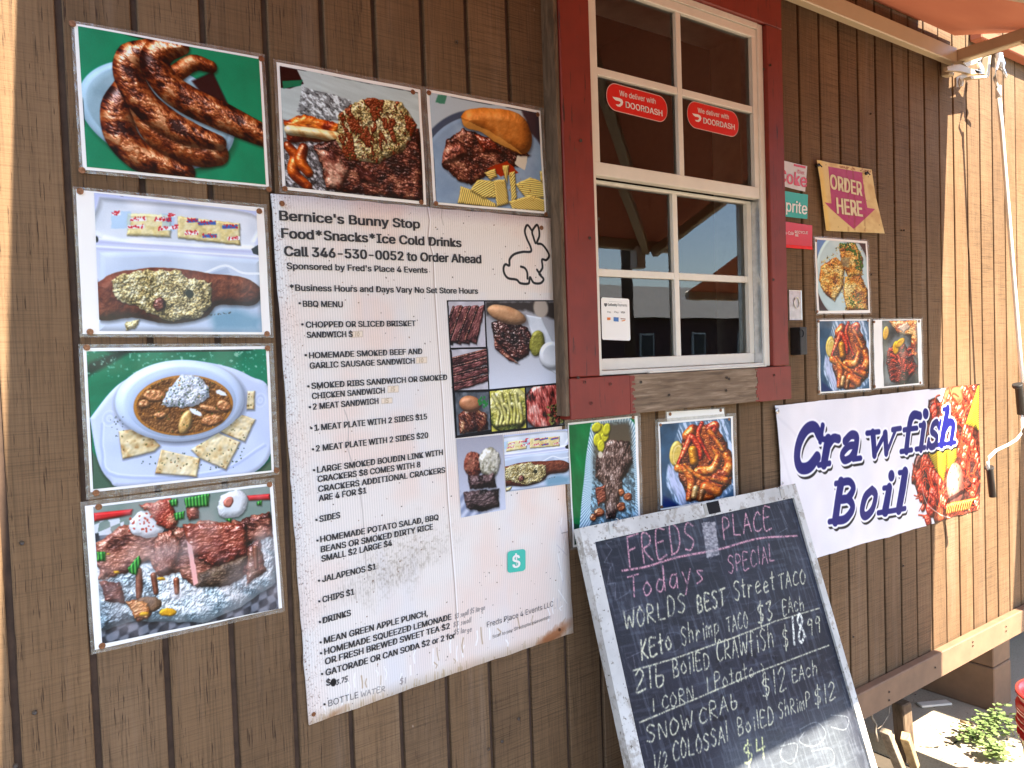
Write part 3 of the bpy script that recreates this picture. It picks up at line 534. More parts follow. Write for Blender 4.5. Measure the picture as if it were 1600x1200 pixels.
def pic_crab(w=260, h=300):
    p = Pic(w, h, C(60, 90, 116), [(678, 172), (1118, 133), (1141, 620), (692, 700)]); p.a *= (.7+.6*p.n(50, 1, 3))[..., None]; p.put(p.soft(p.poly([(690, 690), (700, 620), (800, 680), (800, 700)]), 6), C(14, 40, 92))
    d = p.poly([(800, 160), (1080, 140), (1130, 330), (1140, 560), (1000, 660), (820, 690), (720, 560), (735, 400)], 4, 20, 0, True); n = p.n(5, 3, 3, 6, 1.25); p.put(p.soft(d, 3)*(.25+.75*np.clip((n-.45)*5, 0, 1)), C(196, 212, 236)); p.put(p.soft(p.poly([(725, 420), (800, 480), (850, 650), (820, 690), (740, 560)], 3), 4)*(.4+.6*n), C(190, 196, 226))
    body = p.poly([(830, 210), (900, 180), (1020, 170), (1080, 260), (1125, 360), (1130, 540), (1010, 640), (860, 655), (790, 500), (800, 330)], 6, 16); p.meat(body, [C(60, 18, 8), C(130, 48, 14), C(196, 90, 26)], 8, 1.5, .5, 5, .6, 2)
    p.surf(p.ell(775, 350, 40, 78, .1), 8, [C(216, 180, 70), C(246, 226, 140)], p.n(9, 2), 1, .2, shadow=2); dd = np.abs(p.ell(785, 360, 28, 58, .1))-1; p.put(p.soft(dd)*.6, C(250, 240, 200))
    for i, (q, r, c) in enumerate([([(850, 240), (880, 200)], [36, 30], ORNG[:3]), ([(985, 190), (1020, 180), (1000, 240)], [26, 30, 20], REDC), ([(870, 245), (830, 330), (790, 410)], [20, 19, 12], REDC), ([(880, 250), (920, 310), (930, 380)], [18, 22, 12], REDC), ([(935, 165), (915, 230), (945, 310), (990, 390)], [14, 13, 12, 10], REDC), ([(975, 200), (1020, 260), (1070, 330)], [18, 17, 12], ORNG), ([(1010, 320), (1040, 370), (1000, 450), (920, 460)], [14, 24, 30, 30], ORNG), ([(1090, 360), (1110, 420), (1080, 480), (1050, 470)], [20, 32, 34, 20], ORNG), ([(790, 440), (850, 460), (875, 530), (860, 620), (850, 640)], [26, 30, 28, 22, 12], ORNG), ([(830, 420), (900, 480), (990, 530), (1060, 560)], [10, 12, 15, 12], ORNG), ([(880, 330), (890, 400)], [28, 26], [C(190, 110, 10), C(236, 160, 30)]), ([(960, 560), (1040, 590)], [34, 30], ORNG[1:3]), ([(900, 570), (890, 620)], [20, 18], [C(200, 150, 90), C(230, 190, 130)]), ([(940, 590), (930, 640)], [20, 16], [C(120, 70, 30), C(170, 110, 60)]), ([(1020, 500), (1090, 520)], [26, 24], ORNG)]):
        p.tubeobj(q, r, c, 5, 2.4, .6, i, shadow=3, con=1.4)
    p.dots(body, [C(60, 20, 10), C(110, 100, 30), C(250, 190, 120)], 130, .5, 1.5, 3); return p.done()
def pic_fish():
    p = Pic(240, 320, C(60, 52, 56), [(65, 68), (418, 95), (438, 575), (82, 582)]); p.put(p.soft(p.poly([(60, 68), (150, 72), (90, 180), (75, 240)])), C(104, 140, 190))
    p.surf(p.ell(260, 330, 196, 300), 12, [C(170, 198, 206), C(200, 220, 224)], p.n(50, 1), 0, .1, amb=.75); Y = [C(130, 74, 30), C(206, 130, 50), C(232, 176, 84), C(244, 220, 150)]
    for q, s_ in (([(90, 260), (200, 190), (270, 250), (250, 420), (190, 510), (110, 440), (80, 350)], 1), ([(270, 330), (380, 320), (430, 430), (432, 575), (280, 575), (255, 450)], 2), ([(225, 100), (340, 90), (400, 200), (390, 320), (290, 330), (240, 220)], 4)): p.meat(p.poly(q, 5, 14, s_), Y, 8, 1.2, .5, 6, .35, s_, 14)
    a = p.poly([(90, 230), (230, 90), (390, 110), (400, 330), (430, 450), (400, 570), (270, 570), (230, 450), (120, 430)], 6)
    p.dots(a, [C(226, 204, 120), C(200, 170, 80), C(90, 84, 40), C(150, 100, 50)], 420, .8, 1.3, 1, 5); p.dots(p.poly([(220, 90), (350, 90), (400, 220), (390, 310), (340, 280), (330, 160), (230, 130)], 5), [C(20, 74, 34), C(50, 110, 40)], 130, 2, 4, 2); p.dots(p.poly([(280, 480), (390, 430), (400, 570), (290, 560)], 5), [C(30, 84, 40), C(90, 120, 50)], 50, 2, 3.4, 3); p.dots(a, [C(50, 50, 44)], 50, 1.5, 3.2, 5)
    p.put(p.soft(p.poly([(240, 200), (300, 190), (300, 270), (250, 260)], 5), 5)*.6, C(120, 130, 120)); return p.done()
def crawfish(p, x, y, s, seed, ang=0.0):
    c = p.m([(x, y)])[0]; rr = s*p.k*2.6+8; p = p.crop(c[0], c[1], rr, rr)
    if p is None: return
    R2 = np.random.RandomState(seed)
    for k in range(7):
        a = ang+R2.uniform(-2.4, 2.4); l = s*R2.uniform(1.0, 1.9); q = [(x, y), (x+math.cos(a)*l*.6, y+math.sin(a)*l*.6), (x+math.cos(a+.5)*l, y+math.sin(a+.5)*l)]
        d, _, _ = p.line(q, [s*.08, s*.06, s*.03]); p.surf(d, 2, REDC[1:], p.n(5, k), 0, .3, shadow=1)
    for k in range(5): r = s*(.52-.06*k); p.surf(p.ell(x+math.cos(ang)*s*.33*k, y+math.sin(ang)*s*.33*k+s*.04*k*k, r, r*.72, ang+1.5, 1.5, 6, seed), max(2, r*p.k*.5), REDC, p.n(5, seed+k), 2.5, .7, shadow=2, amb=.3)
def pic_crawfish():
    p = Pic(200, 300, C(70, 66, 64), [(535, 652), (788, 648), (800, 1100), (548, 1125)]); p.a *= (.6+.8*p.n(20, 1, 3))[..., None]; p.put(p.soft(p.poly([(560, 860), (620, 760), (720, 780), (780, 950), (620, 1110), (540, 1110)], 8), 12)*.6, C(150, 160, 166))
    p.meat(p.poly([(590, 650), (790, 650), (790, 920), (750, 900), (745, 760), (640, 740)], 6), ORNG, 8, 1.5, .4, 5, .6, 1); p.surf(p.poly([(640, 700), (720, 660), (740, 700), (690, 740)], 4), 8, [C(216, 170, 140), C(240, 216, 190)], p.n(8, 3), 2, .2)
    b = p.poly([(570, 870), (640, 810), (700, 820), (760, 930), (790, 980), (700, 1110), (600, 1090), (565, 960)], 6); p.meat(b, [C(40, 8, 8), C(110, 20, 14), C(170, 50, 24)], 6, 3, .3, 6, .7, 2)
    for i in range(15): crawfish(p, 590+(i*53) % 180, 860+(i*37) % 220, 22, i, i*.9)
    for x, y, a in ((562, 740, .2), (635, 845, .1), (665, 810, 1.0)): p.surf(p.ell(x, y, 22, 40, a), 6, [C(220, 150, 10), C(250, 206, 30)], p.n(8, 3), 1, .3, shadow=2)
    return p.done()
def pic_slices(seed=0, rot=.9):
    p = Pic(150, 170, C(196, 194, 204)); p.a *= (.85+.2*p.n(30, 1))[..., None]
    for i in range(4):
        o = i*34-10; q = [(o-30, 150-i*3), (o+30, 20), (o+62, 14), (o+20, 160)] if rot > .5 else [(-10, 40+i*34), (160, 0+i*36), (160, 26+i*36), (-10, 74+i*34)]
        p.meat(p.poly(q, 4, 20, i), [C(50, 20, 22), C(110, 58, 58), C(150, 94, 92)], 5, 3, 1.9 if rot > .5 else -.2, 4, .3, i+seed, 8); d, _, _ = p.line([q[0], q[1]], [5, 5]); p.meat(d, DARKM[:3], 4, R=4, shadow=0)
    return p.done()
def pic_brisket_bun():
    p = Pic(220, 260, C(196, 202, 214)); p.grad(C(150, 150, 156), C(206, 212, 226)); p.put(p.soft(p.poly([(0, 0), (220, 0), (220, 60), (120, 26), (0, 40)], 4), 5), C(60, 54, 52)); p.put(p.soft(p.ell(170, 20, 24, 30), 3), C(170, 160, 150)); p.surf(p.poly([(120, 40), (170, 50), (215, 160), (215, 240), (160, 200)]), 6, WHITE, p.n(40, 1), 0, 0, amb=.7)
    p.meat(p.poly([(15, 60), (60, 50), (120, 80), (140, 120), (120, 165), (85, 185), (50, 150), (20, 110)], 5, 14), [C(18, 8, 8), C(60, 24, 20), C(100, 50, 42)], 6, 2, .8, 7, 1.0, 2); p.meat(p.poly([(20, 110), (50, 150), (90, 190), (60, 180), (20, 140)], 3), PINKM, 5, R=6)
    p.surf(p.ell(62, 40, 60, 26, .32, 1), 20, [C(190, 140, 100), C(222, 180, 142)], p.n(20, 4), 1, .1, shadow=5); p.surf(p.ell(150, 130, 24, 40, .2, 2), 10, [C(120, 116, 40), C(176, 176, 90)], p.n(9, 5), 2, .2, shadow=3)
    p.surf(p.ell(196, 170, 42, 44), 14, [C(200, 206, 216), C(236, 238, 244)], p.n(40, 3), 0, .1, amb=.6, shadow=4); return p.done()
def pic_small(kind):
    p = Pic(130, 120, C(90, 96, 104)); p.a *= (.5+p.n(20, 1, 3))[..., None]
    if kind == 'pulled':
        p.meat(p.poly([(8, 60), (60, 40), (120, 70), (118, 118), (10, 118)], 5), [C(50, 20, 16), C(120, 56, 40), C(196, 150, 110)], 5, 3, .8, 7, .6, 2); p.surf(p.ell(55, 34, 42, 24, .1), 16, [C(170, 110, 76), C(206, 150, 112)], p.n(14, 2), 1, .2, shadow=3); p.dots(p.ell(105, 30, 22, 20), C(40, 120, 60), 30, 2, 4)
    elif kind == 'pasta':
        p.put(np.ones_like(p.X), C(196, 190, 90)); p.meat(p.ell(66, 60, 80, 70), [C(96, 110, 50), C(196, 190, 90), C(236, 232, 160)], 10, 1.3, .6, 6, .3, 3)
        for i in range(8): p.tubeobj([(10+i*14, 10+(i*31) % 60), (30+i*12, 50+(i*17) % 40), (20+i*13, 100)], 7, [C(186, 180, 90), C(240, 236, 170)], 5, 1, .3, i)
    else:
        p.meat(p.ell(66, 60, 80, 70), [C(40, 20, 16), C(150, 50, 44), C(226, 120, 110), C(246, 190, 180)], 6, 4, 1.3, 7, .4, 4); p.dots(p.poly([(70, 60), (130, 50), (130, 118), (80, 118)]), [C(30, 26, 20), C(120, 130, 70)], 120, 1, 3, 3)
    return p.done()
def pic_plate():
    p = Pic(130, 170, C(176, 180, 196)); p.grad(C(160, 160, 172), C(196, 202, 220)); n = .5+.5*np.sin((p.X*.4+p.Y*.5)*.5); p.put(p.soft(p.poly([(0, 110), (60, 150), (60, 170), (0, 170)]))*n, C(130, 140, 166))
    p.grains(p.ell(42, 58, 26, 28, 0, 3), [C(60, 24, 20), C(130, 66, 52), C(170, 110, 90)], 5, 1); p.grains(p.ell(88, 58, 30, 34, 0, 4), [C(120, 116, 96), C(190, 186, 170), C(226, 222, 210)], 6, 2, 2, 12, .6)
    p.meat(p.poly([(25, 80), (100, 86), (104, 116), (28, 112)], 4), [C(30, 20, 22), C(84, 62, 64), C(130, 106, 106)], 4, 2, .2, 4, .3, 3); p.meat(p.poly([(10, 116), (112, 120), (108, 160), (60, 166), (14, 150)], 4), [C(20, 16, 18), C(66, 50, 52), C(106, 86, 88)], 4, 3, .1, 5, .3, 4); return p.done()
# ------------------------------------------------------------------ setting: ground and what stands across the yard
def tagk(o, kind='structure'): o['kind'] = kind; return o
tagk(mesh('ground', [(-400, -400, -.08), (400, -400, -.08), (400, 400, -.08), (-400, 400, -.08)], [(0, 1, 2, 3)], MAT['dirt']))
b = MB().box((2.90, -2.6, -.25), (9.0, .62, 0), .01); tagk(b.build('concrete_slab', MAT['conc']))
MAT['asphalt'] = plain('asphalt', (.06, .06, .062), .9, var=.25, scale=30, bmp=.4)
MAT['grass'] = plain('mown_grass', (.06, .085, .03), .95, var=.5, scale=8, bmp=.8)
tagk(mesh('road', [(-400, -17, -.06), (400, -17, -.06), (400, -10, -.06), (-400, -10, -.06)], [(0, 1, 2, 3)], MAT['asphalt']))
tagk(mesh('lawn', [(-400, -60, -.056), (400, -60, -.056), (400, -17.2, -.056), (-400, -17.2, -.056)], [(0, 1, 2, 3)], MAT['grass']))
def GZ(px, py, z=0.0):
    r = ray(px, py); t = (z-EYE)/r[2]; return Vector((r[0]*t, -DIST+r[1]*t, z))
def crack(pts, w0, seed):
    R2 = random.Random(seed); q = [GZ(*p) for p in pts]; vs_ = []; fs = []; k = 0
    for i in range(len(q)-1):
        for j in range(5):
            c = q[i].lerp(q[i+1], j/5)+Vector((R2.uniform(-.008, .008), R2.uniform(-.008, .008), .0015)); w = w0*R2.uniform(.3, 1.3)
            vs_ += [c+Vector((w, -w, 0)), c-Vector((w, -w, 0))]
            if k: fs.append((2*k-2, 2*k-1, 2*k+1, 2*k))
            k += 1
    return vs_, fs
MAT['crack'] = plain('crack_dirt', (.03, .025, .018), 1)
v, f = crack([(1437, 1166), (1450, 1168), (1468, 1168), (1490, 1162), (1520, 1156)], .0045, 3)
tagk(mesh('slab_crack', v, f, MAT['crack']))
gr = MB(); RG = random.Random(12)
for _ in range(420):
    x, y = RG.uniform(2.9, 3.7), RG.uniform(-.5, .55); s_ = RG.choice([.0015, .002, .003, .0045]); q_ = [gr.bm.verts.new((x+RG.uniform(-s_, s_), y+RG.uniform(-s_, s_), z_)) for z_ in (0.0, .001, .0, s_*.9)]
    for t_ in ((0, 1, 3), (1, 2, 3), (2, 0, 3)): gr.bm.faces.new([q_[i] for i in t_])
o = gr.build('grit', MAT['dirt']); o['kind'] = 'stuff'
# ------------------------------------------------------------------ shed
shed = thing('shed', 'brown wooden shed clad in rough-sawn grooved siding, with a red-trimmed serving window', 'shed')
PITCH, G0, GW = .1020, .1400, .0050
Z0, Z1 = .468, 3.30
def board_me(z0, z1):
    return MB().box((GW, 0, z0), (PITCH-GW, .011, z1), .0016).me('siding_board', MAT['siding'])
BF, BLO, BHI = board_me(Z0, Z1), board_me(Z0, 1.46), board_me(2.455, Z1)
RB = random.Random(5)
for k in range(-18, 62):
    x = G0+PITCH*k
    for me in ([BLO, BHI] if 10 <= k <= 15 else [BF]):
        o = link(bpy.data.objects.new('siding_board', me), shed); o.location = (x, RB.uniform(0, .0012), RB.uniform(-.004, .002))
XL, XR = G0-18*PITCH, G0+62*PITCH
b = MB().box((XL, .0085, Z0-.01), (1.158, .03, Z1)).box((1.774, .0085, Z0-.01), (XR, .03, Z1)).box((1.158, .0085, Z0-.01), (1.774, .03, 1.458)).box((1.158, .0085, 2.457), (1.774, .03, Z1))
b.build('sheathing', MAT['groove'], shed)
MB().box((XL, -.034, .405), (XR-.2, -.004, .492), .003).build('skirt_board', MAT['skirt'], shed)
MB().box((XL, .03, .40), (XR, 2.6, .46)).build('floor_deck', MAT['edgewood'], shed)
for xw in (XL, XR-.05): MB().box((xw, .031, .462), (xw+.05, 2.6, Z1)).build('side_wall', MAT['siding'], shed); MB().box((xw, .6, -.08), (xw+.05, 2.6, .398)).build('light_stop_skirt', MAT['siding'], shed)  # lower end panels added to keep the under-shed space dark
MB().box((XL, .78, -.08), (XR, .81, .40)).build('light_stop_board', MAT['groove'], shed)  # added board that holds back light under the shed
MB().box((XL, 2.6, -.08), (XR, 2.65, Z1)).build('back_wall', MAT['siding'], shed)  # carried down to the ground to shut light out underneath
MB().box((XL-.1, -.14, Z1), (XR+.1, 2.8, Z1+.07), .004).build('roof', plain('grey_shingle', (.16, .15, .14), .9, var=.3, scale=20, bmp=.6), shed)
for i, x in enumerate(np.arange(XL+.3, XR, .41)):
    MB().box((x, .40, .30), (x+.04, 2.55, .398)).build('joist', MAT['edgewood'], shed)
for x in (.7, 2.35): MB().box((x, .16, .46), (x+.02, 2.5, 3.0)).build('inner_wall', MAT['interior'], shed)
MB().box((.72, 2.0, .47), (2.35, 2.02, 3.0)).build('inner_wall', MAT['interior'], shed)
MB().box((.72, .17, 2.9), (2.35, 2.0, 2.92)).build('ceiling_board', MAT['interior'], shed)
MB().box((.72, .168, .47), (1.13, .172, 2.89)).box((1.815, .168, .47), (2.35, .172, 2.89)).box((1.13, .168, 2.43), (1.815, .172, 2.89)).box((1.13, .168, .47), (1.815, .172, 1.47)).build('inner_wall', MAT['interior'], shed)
# nails and knocks in the siding
nm = MB().lathe([(.0001, -.0008), (.0026, -.0006), (.0034, .0006), (.0034, .002)], (0, 0, 0), 10, 'y').me('nail_head', plain('painted_nail', (.10, .07, .05), .6))
for px, py in [(34, 848), (54, 1113), (713, 66), (810, 1123), (784, 1158), (763, 1170), (1360, 178), (1412, 360), (1408, 360), (1361, 429), (1300, 985), (1411, 884), (1333, 995), (24, 1196)]:
    o = link(bpy.data.objects.new('nail_head', nm), shed); o.location = P(px, py, .0006)
for px, py, w in [(1389, 1094, .035), (1389, 1081, .035), (1461, 1043, .035), (1520, 1003, .035), (1520, 1009, .035), (1572, 979, .035), (1572, 986, .035)]:
    o = link(bpy.data.objects.new('nail_head', nm), shed); o.location = P(px, py, w)
# ------------------------------------------------------------------ window (part of the shed)
win = link(bpy.data.objects.new('window', None), shed); win.location = (0, 0, 0)
CT = .045
MB().box((1.058, -CT, 1.503), (1.143, .0085, 2.56), .002).build('casing_board', MAT['red'], win)
MB().box((1.766, -CT, 1.503), (1.834, .0085, 2.405), .002).build('casing_board', MAT['red'], win)
MB().box((1.145, -CT+.002, 2.407), (1.838, .0085, 2.56), .002).build('casing_board', MAT['red'], win)
MB().box((1.055, -CT-.001, 1.412), (1.232, .0085, 1.501), .0015).build('sill_end', MAT['red'], win)
MB().box((1.2325, -CT, 1.4125), (1.700, .0085, 1.5015), .0015).build('sill_board', MAT['sillwood'], win)
MB().box((1.7005, -CT-.001, 1.411), (1.840, .0085, 1.501), .0015).build('sill_end', MAT['red'], win)
MB().box((1.046, -CT+.004, 1.42), (1.0565, .0085, 2.56), .001).build('edge_strip', MAT['edgewood'], win)
# ragged paint edge on the sill
R3 = random.Random(2)
for x0, sgn in ((1.2325, 1), (1.7005, -1)):
    b = MB(); z = 1.4135
    while z < 1.4995:
        h = R3.uniform(.002, .006); l = R3.uniform(.002, .016); z2 = min(z+h, 1.4995)
        xa, xb = (x0-.001, x0+l) if sgn > 0 else (x0-l, x0+.001)
        b.box((xa, -CT-.0012, z), (xb, -CT+.001, z2)); z = z2
    b.build('paint_edge', MAT['red'], win)
jl, jr = 1.1435, 1.7655
MB().box((jl, -.034, 1.5035), (1.158, .03, 2.406)).box((1.7435, -.034, 1.5035), (jr, .03, 2.406), .002).box((1.158, -.034, 2.392), (1.7435, .03, 2.406)).box((1.158, -.03, 1.5035), (1.7435, .03, 1.513), .001).build('window_frame', MAT['vinyl'], win)
MB().box((1.7400, -.028, 1.513), (1.7433, .02, 2.39)).build('track', MAT['steel'], win)
def sash(x0, x1, z0, z1, yf, yb, top, bot, side, mz, mx=1.445):
    s_ = MB().box((x0, yf, z0), (x1, yb, z0+bot), .0015).box((x0, yf, z1-top), (x1, yb, z1), .0015).box((x0, yf+.0005, z0+bot), (x0+side, yb, z1-top)).box((x1-side, yf+.0005, z0+bot), (x1, yb, z1-top))
    s_.build('sash', MAT['vinyl'], win)
    for a, c in (((mx-.0085, yf+.002, z0+bot), (mx+.0085, yb-.004, z1-top)), ((x0+side, yf+.0025, mz-.0085), (mx-.0085, yb-.0045, mz+.0085)), ((mx+.0085, yf+.0025, mz-.0085), (x1-side, yb-.0045, mz+.0085))):
        MB().box(a, c, .001).build('muntin', MAT['vinyl'], win)
    ym = (yf+yb)/2+.001
    for xa, xb in ((x0+side, mx-.0085), (mx+.0085, x1-side)):
        for za, zb in ((z0+bot, mz-.0085), (mz+.0085, z1-top)):
            mesh('glass_pane', [(xa, ym, za), (xb, ym, za), (xb, ym, zb), (xa, ym, zb)], [(0, 1, 2, 3)], MAT['glass'], win)
sash(1.158, 1.7430, 1.948, 2.391, -.030, -.008, .022, .030, .018, 2.180)
sash(1.158, 1.7395, 1.514, 1.946, -.004, .018, .008, .026, .018, 1.737)
MB().box((1.30, -.041, 1.5025), (1.74, -.031, 1.507), .001).build('storm_track', MAT['vinyl'], win)
MB().box((1.800, .031, 1.46), (1.816, .17, 2.43)).box((1.13, .031, 1.46), (1.142, .17, 2.43)).box((1.142, .031, 2.418), (1.80, .17, 2.43)).box((1.142, .031, 1.46), (1.80, .17, 1.475)).build('reveal_lining', MAT['vinyl_old'], win)
for px, py in [(935, 342), (921, 372), (903, 590), (913, 597), (1001, 597), (953, 600), (1135, 590), (1139, 592), (1134, 610), (1045, 617), (1209, 586), (1208, 437), (907, 220), (1193, 108), (1203, 102), (923, 630)]:
    o = link(bpy.data.objects.new('nail_hole', nm), win); o.location = P(px, py, CT+.001)
# ------------------------------------------------------------------ posters
def defo(amp=.0016, a=31.0, b_=23.0, ph=0.0):
    return lambda u, z: amp*(1+.6*math.sin(u*a+ph)+.4*math.sin(z*b_+u*9+ph*2))
def patch(name, quad, w, mat, parent=None, fn=None, nx=14, ny=12, skirt=0.0, edge_noise=0.0, seed=0):
    """bilinear sheet on the siding; quad = TL, TR, BR, BL as measured photo points"""
    c = [U(*q) for q in quad]; vs_ = []; uv = []; fs = []; R2 = random.Random(seed)
    for j in range(ny+1):
        for i in range(nx+1):
            s, t = i/nx, j/ny
            u = (c[0][0]*(1-s)+c[1][0]*s)*(1-t)+(c[3][0]*(1-s)+c[2][0]*s)*t; z = (c[0][1]*(1-s)+c[1][1]*s)*(1-t)+(c[3][1]*(1-s)+c[2][1]*s)*t
            if edge_noise and (i in (0, nx) or j in (0, ny)): u += R2.uniform(-1, 1)*edge_noise; z += R2.uniform(-1, 1)*edge_noise
            ww = w+(fn(u, z) if fn else 0); vs_.append((u, -ww, z)); uv.append((s, 1-t))
    for j in range(ny):
        for i in range(nx):
            a = j*(nx+1)+i; fs.append((a, a+nx+1, a+nx+2, a+1))
    if skirt:
        ring = [i for i in range(nx+1)]+[j*(nx+1)+nx for j in range(1, ny+1)]+[ny*(nx+1)+i for i in range(nx-1, -1, -1)]+[j*(nx+1) for j in range(ny-1, 0, -1)]
        n0 = len(vs_)
        for r in ring: x, y, z = vs_[r]; vs_.append((x, y+skirt, z)); uv.append(uv[r])
        m = len(ring)
        for i in range(m): fs.append((ring[i], ring[(i+1) % m], n0+(i+1) % m, n0+i))
    return mesh(name, vs_, fs, mat, parent, uv, True)
def ring_patch(name, outer, inner, w, mat, parent, fn=None):
    o = [U(*q) for q in outer]; i_ = [U(*q) for q in inner]; vs_ = []; n = 8; fs = []
    for q, k in ((o, 0), (i_, 1)):
        for e in range(4):
            for s in range(n):
                a, b2 = q[e], q[(e+1) % 4]; t = s/n; u = a[0]*(1-t)+b2[0]*t; z = a[1]*(1-t)+b2[1]*t
                vs_.append((u, -(w+(fn(u, z) if fn else 0)), z))
    m = 4*n
    for i in range(m): fs.append((i, (i+1) % m, m+(i+1) % m, m+i))
    return mesh(name, vs_, fs, mat, parent, None, True)
sb = MB().lathe([(.0003, .0), (.0016, .0004), (.0018, -.0009), (.0038, -.0016), (.0047, -.0006), (.0048, .0012)], (0, 0, 0), 14, 'y', True)
SCREW = sb.me('screw', MAT['screw'])
def screws(parent, pts, w=.0035, scale=1.0):
    for px, py in pts:
        o = link(bpy.data.objects.new('screw', SCREW), parent); o.location = P(px, py, w); o.scale = (scale,)*3
def grow(q, d):
    cx = sum(p[0] for p in q)/4; cy = sum(p[1] for p in q)/4
    return [(p[0]+math.copysign(d, p[0]-cx), p[1]+math.copysign(d, p[1]-cy)) for p in q]
POSTERS = 'laminated food photographs screwed to the siding'
def photo(label, paper, prnt, pic, scr, lam=None, gain=.9, seed=0, amp=.0014, group=POSTERS, ss=1.0, name='food_photo'):
    t = thing(name, label, 'photo', group); fn = defo(amp, 29+seed*3, 21+seed*5, seed)
    ring_patch('laminate', lam or grow(paper, 5), paper, .0024, MAT['laminate'], t, fn)
    patch('paper', paper, .0026, MAT['paper'], t, fn)
    im = image_mat('print_'+str(seed), pic, gain=gain); patch('print', prnt, .0033, im, t, fn); screws(t, scr, .0045, ss); return im
photo('photo of smoked sausages on a plate with a green background, topmost on the left', [(115, 38), (407, 91), (419, 293), (129, 266)], [(121, 42.5), (403, 94), (414, 289.5), (135, 262)], pic_sausage(), [(113, 37), (408, 92), (128, 266), (420, 296)], seed=1)
photo('photo of a turkey leg heaped with rice on foil, above the white menu', [(431, 98), (655, 141), (664.6, 320.5), (440.5, 297)], [(435.5, 104), (651.5, 145.5), (660, 315.6), (445, 292.5)], pic_turkey(), [(645, 144), (445, 295), (658, 316)], seed=2)
photo('photo of a bun sandwich beside crinkle chips, right of the turkey leg photo', [(664.6, 140.4), (842.5, 174), (852, 334.5), (676, 319.5)], [(669, 145.5), (839.5, 177.6), (849, 331), (679.6, 316.5)], pic_burger(), [(670, 145), (840, 179), (681, 318), (853, 335)], seed=3)
BOUD = pic_boudin()
photo('photo of a stuffed boudin link with wrapped crackers, below the sausage photo', [(118, 297), (411, 325.3), (421.5, 522.8), (129, 522)], [(146.5, 302), (399, 331), (408, 519.4), (155, 517.4)], BOUD, [(125, 299), (405, 330), (140.6, 518.5), (417, 521.6)], seed=4)
photo('photo of a gumbo bowl with white rice and crackers, third down on the left', [(129, 544), (419, 541), (427, 737), (141, 769)], [(134.5, 549), (414.5, 545.5), (423, 734.5), (145, 764)], pic_gumbo(), [(135.5, 543), (418, 544), (150, 770), (432, 735)], [(122, 538), (426, 536.5), (436, 741), (134.5, 780.6)], seed=5)
photo('photo of a loaded potato in foil with meat and sour cream, lowest on the left', [(132, 790), (424.7, 754.6), (439.6, 949), (147.6, 1014)], [(145, 791.7), (419.7, 759), (434, 950), (159, 1004.5)], pic_potato(), [(154, 792), (421, 757), (159.5, 1009)], [(124.6, 784), (427.4, 745.7), (444, 954.6), (142, 1021.7)], seed=6)
photo('photo of sliced brisket and pickles in a foil tray on green, beside the menu', [(885.5, 661), (994, 649.5), (999, 838), (894, 855)], [(887, 664), (989, 652.5), (996, 834), (896, 851)], pic_tray(), [(989, 652)], seed=7)
CRAB = pic_crab()
photo('photo of crab legs and shrimp in a bag, under the window sill', [(1027, 660), (1142.5, 650), (1147, 778), (1031, 797)], [(1029.5, 663), (1139.5, 653), (1144, 775), (1033, 794)], CRAB, [(1032, 664), (1139, 655), (1034, 792)], seed=8, ss=.8)
photo('photo of fried fish with noodles and green parsley, below the order here sign', [(1271, 371), (1353, 377), (1357.5, 489), (1275, 490)], [(1274, 374.7), (1350.6, 380.6), (1355, 484.6), (1278, 486)], pic_fish(), [(1275, 376), (1277, 487)], grow([(1271, 371), (1353, 377), (1357.5, 489), (1275, 490)], 2.5), seed=9, ss=.9)
photo('photo of crab legs and shrimp in a bag, left of the crawfish photo', [(1276, 500), (1357.5, 498.7), (1358, 609), (1279, 614.6)], [(1278.4, 502), (1355, 501), (1355.8, 606.6), (1281, 612.4)], CRAB, [(1279, 502), (1356, 501), (1280, 612)], grow([(1276, 500), (1357.5, 498.7), (1358, 609), (1279, 614.6)], 2.5), seed=10, ss=.9)
photo('photo of boiled crawfish with lemons and wide white margins, right of the crab photo', [(1363, 499.8), (1437.7, 498.7), (1440, 600.5), (1365.5, 607)], [(1376, 501.3), (1430.7, 500.4), (1433.3, 598.3), (1378.7, 603.8)], pic_crawfish(), [(1366, 503), (1436, 502), (1438, 598), (1367, 604)], grow([(1363, 499.8), (1437.7, 498.7), (1440, 600.5), (1365.5, 607)], 2.5), seed=11, ss=.9)
t = thing('paper_strip', 'blank white laminated strip with two screws just above the crab photo under the sill', 'card')
patch('paper', [(1041, 643.5), (1130, 638.5), (1132, 651), (1042, 660)], .0012, MAT['paper'], t)
ring_patch('laminate', [(1039, 641), (1132, 636), (1134, 652), (1040, 661)], [(1041, 643.5), (1130, 638.5), (1132, 651), (1042, 660)], .0011, MAT['laminate'], t); screws(t, [(1047, 647), (1126, 641)], .002, .9)
# ------------------------------------------------------------------ fonts
FONT = None
try:
    fp = os.path.join(bpy.utils.system_resource('DATAFILES'), 'fonts', 'Inter.woff2')
    if os.path.exists(fp): FONT = bpy.data.fonts.load(fp)
except Exception: FONT = None
FC = {}
def glyphs(body, bold):
    k = (body, bold)
    if k in FC: return FC[k]
    cu = bpy.data.curves.new('text', 'FONT'); cu.body = body; cu.size = 1; cu.resolution_u = 3; cu.offset = bold
    if FONT: cu.font = FONT
    ob = bpy.data.objects.new('text', cu); COL.objects.link(ob); bpy.context.view_layer.update()
    me = bpy.data.meshes.new_from_object(ob.evaluated_get(bpy.context.evaluated_depsgraph_get()))
    v = np.array([tuple(q.co[:2]) for q in me.vertices]) if len(me.vertices) else np.zeros((0, 2)); f = [tuple(p.vertices) for p in me.polygons]
    bpy.data.objects.remove(ob); bpy.data.curves.remove(cu); bpy.data.meshes.remove(me)
    FC[k] = (v, f); return FC[k]
CAPH = glyphs('H', 0)[0][:, 1].max()
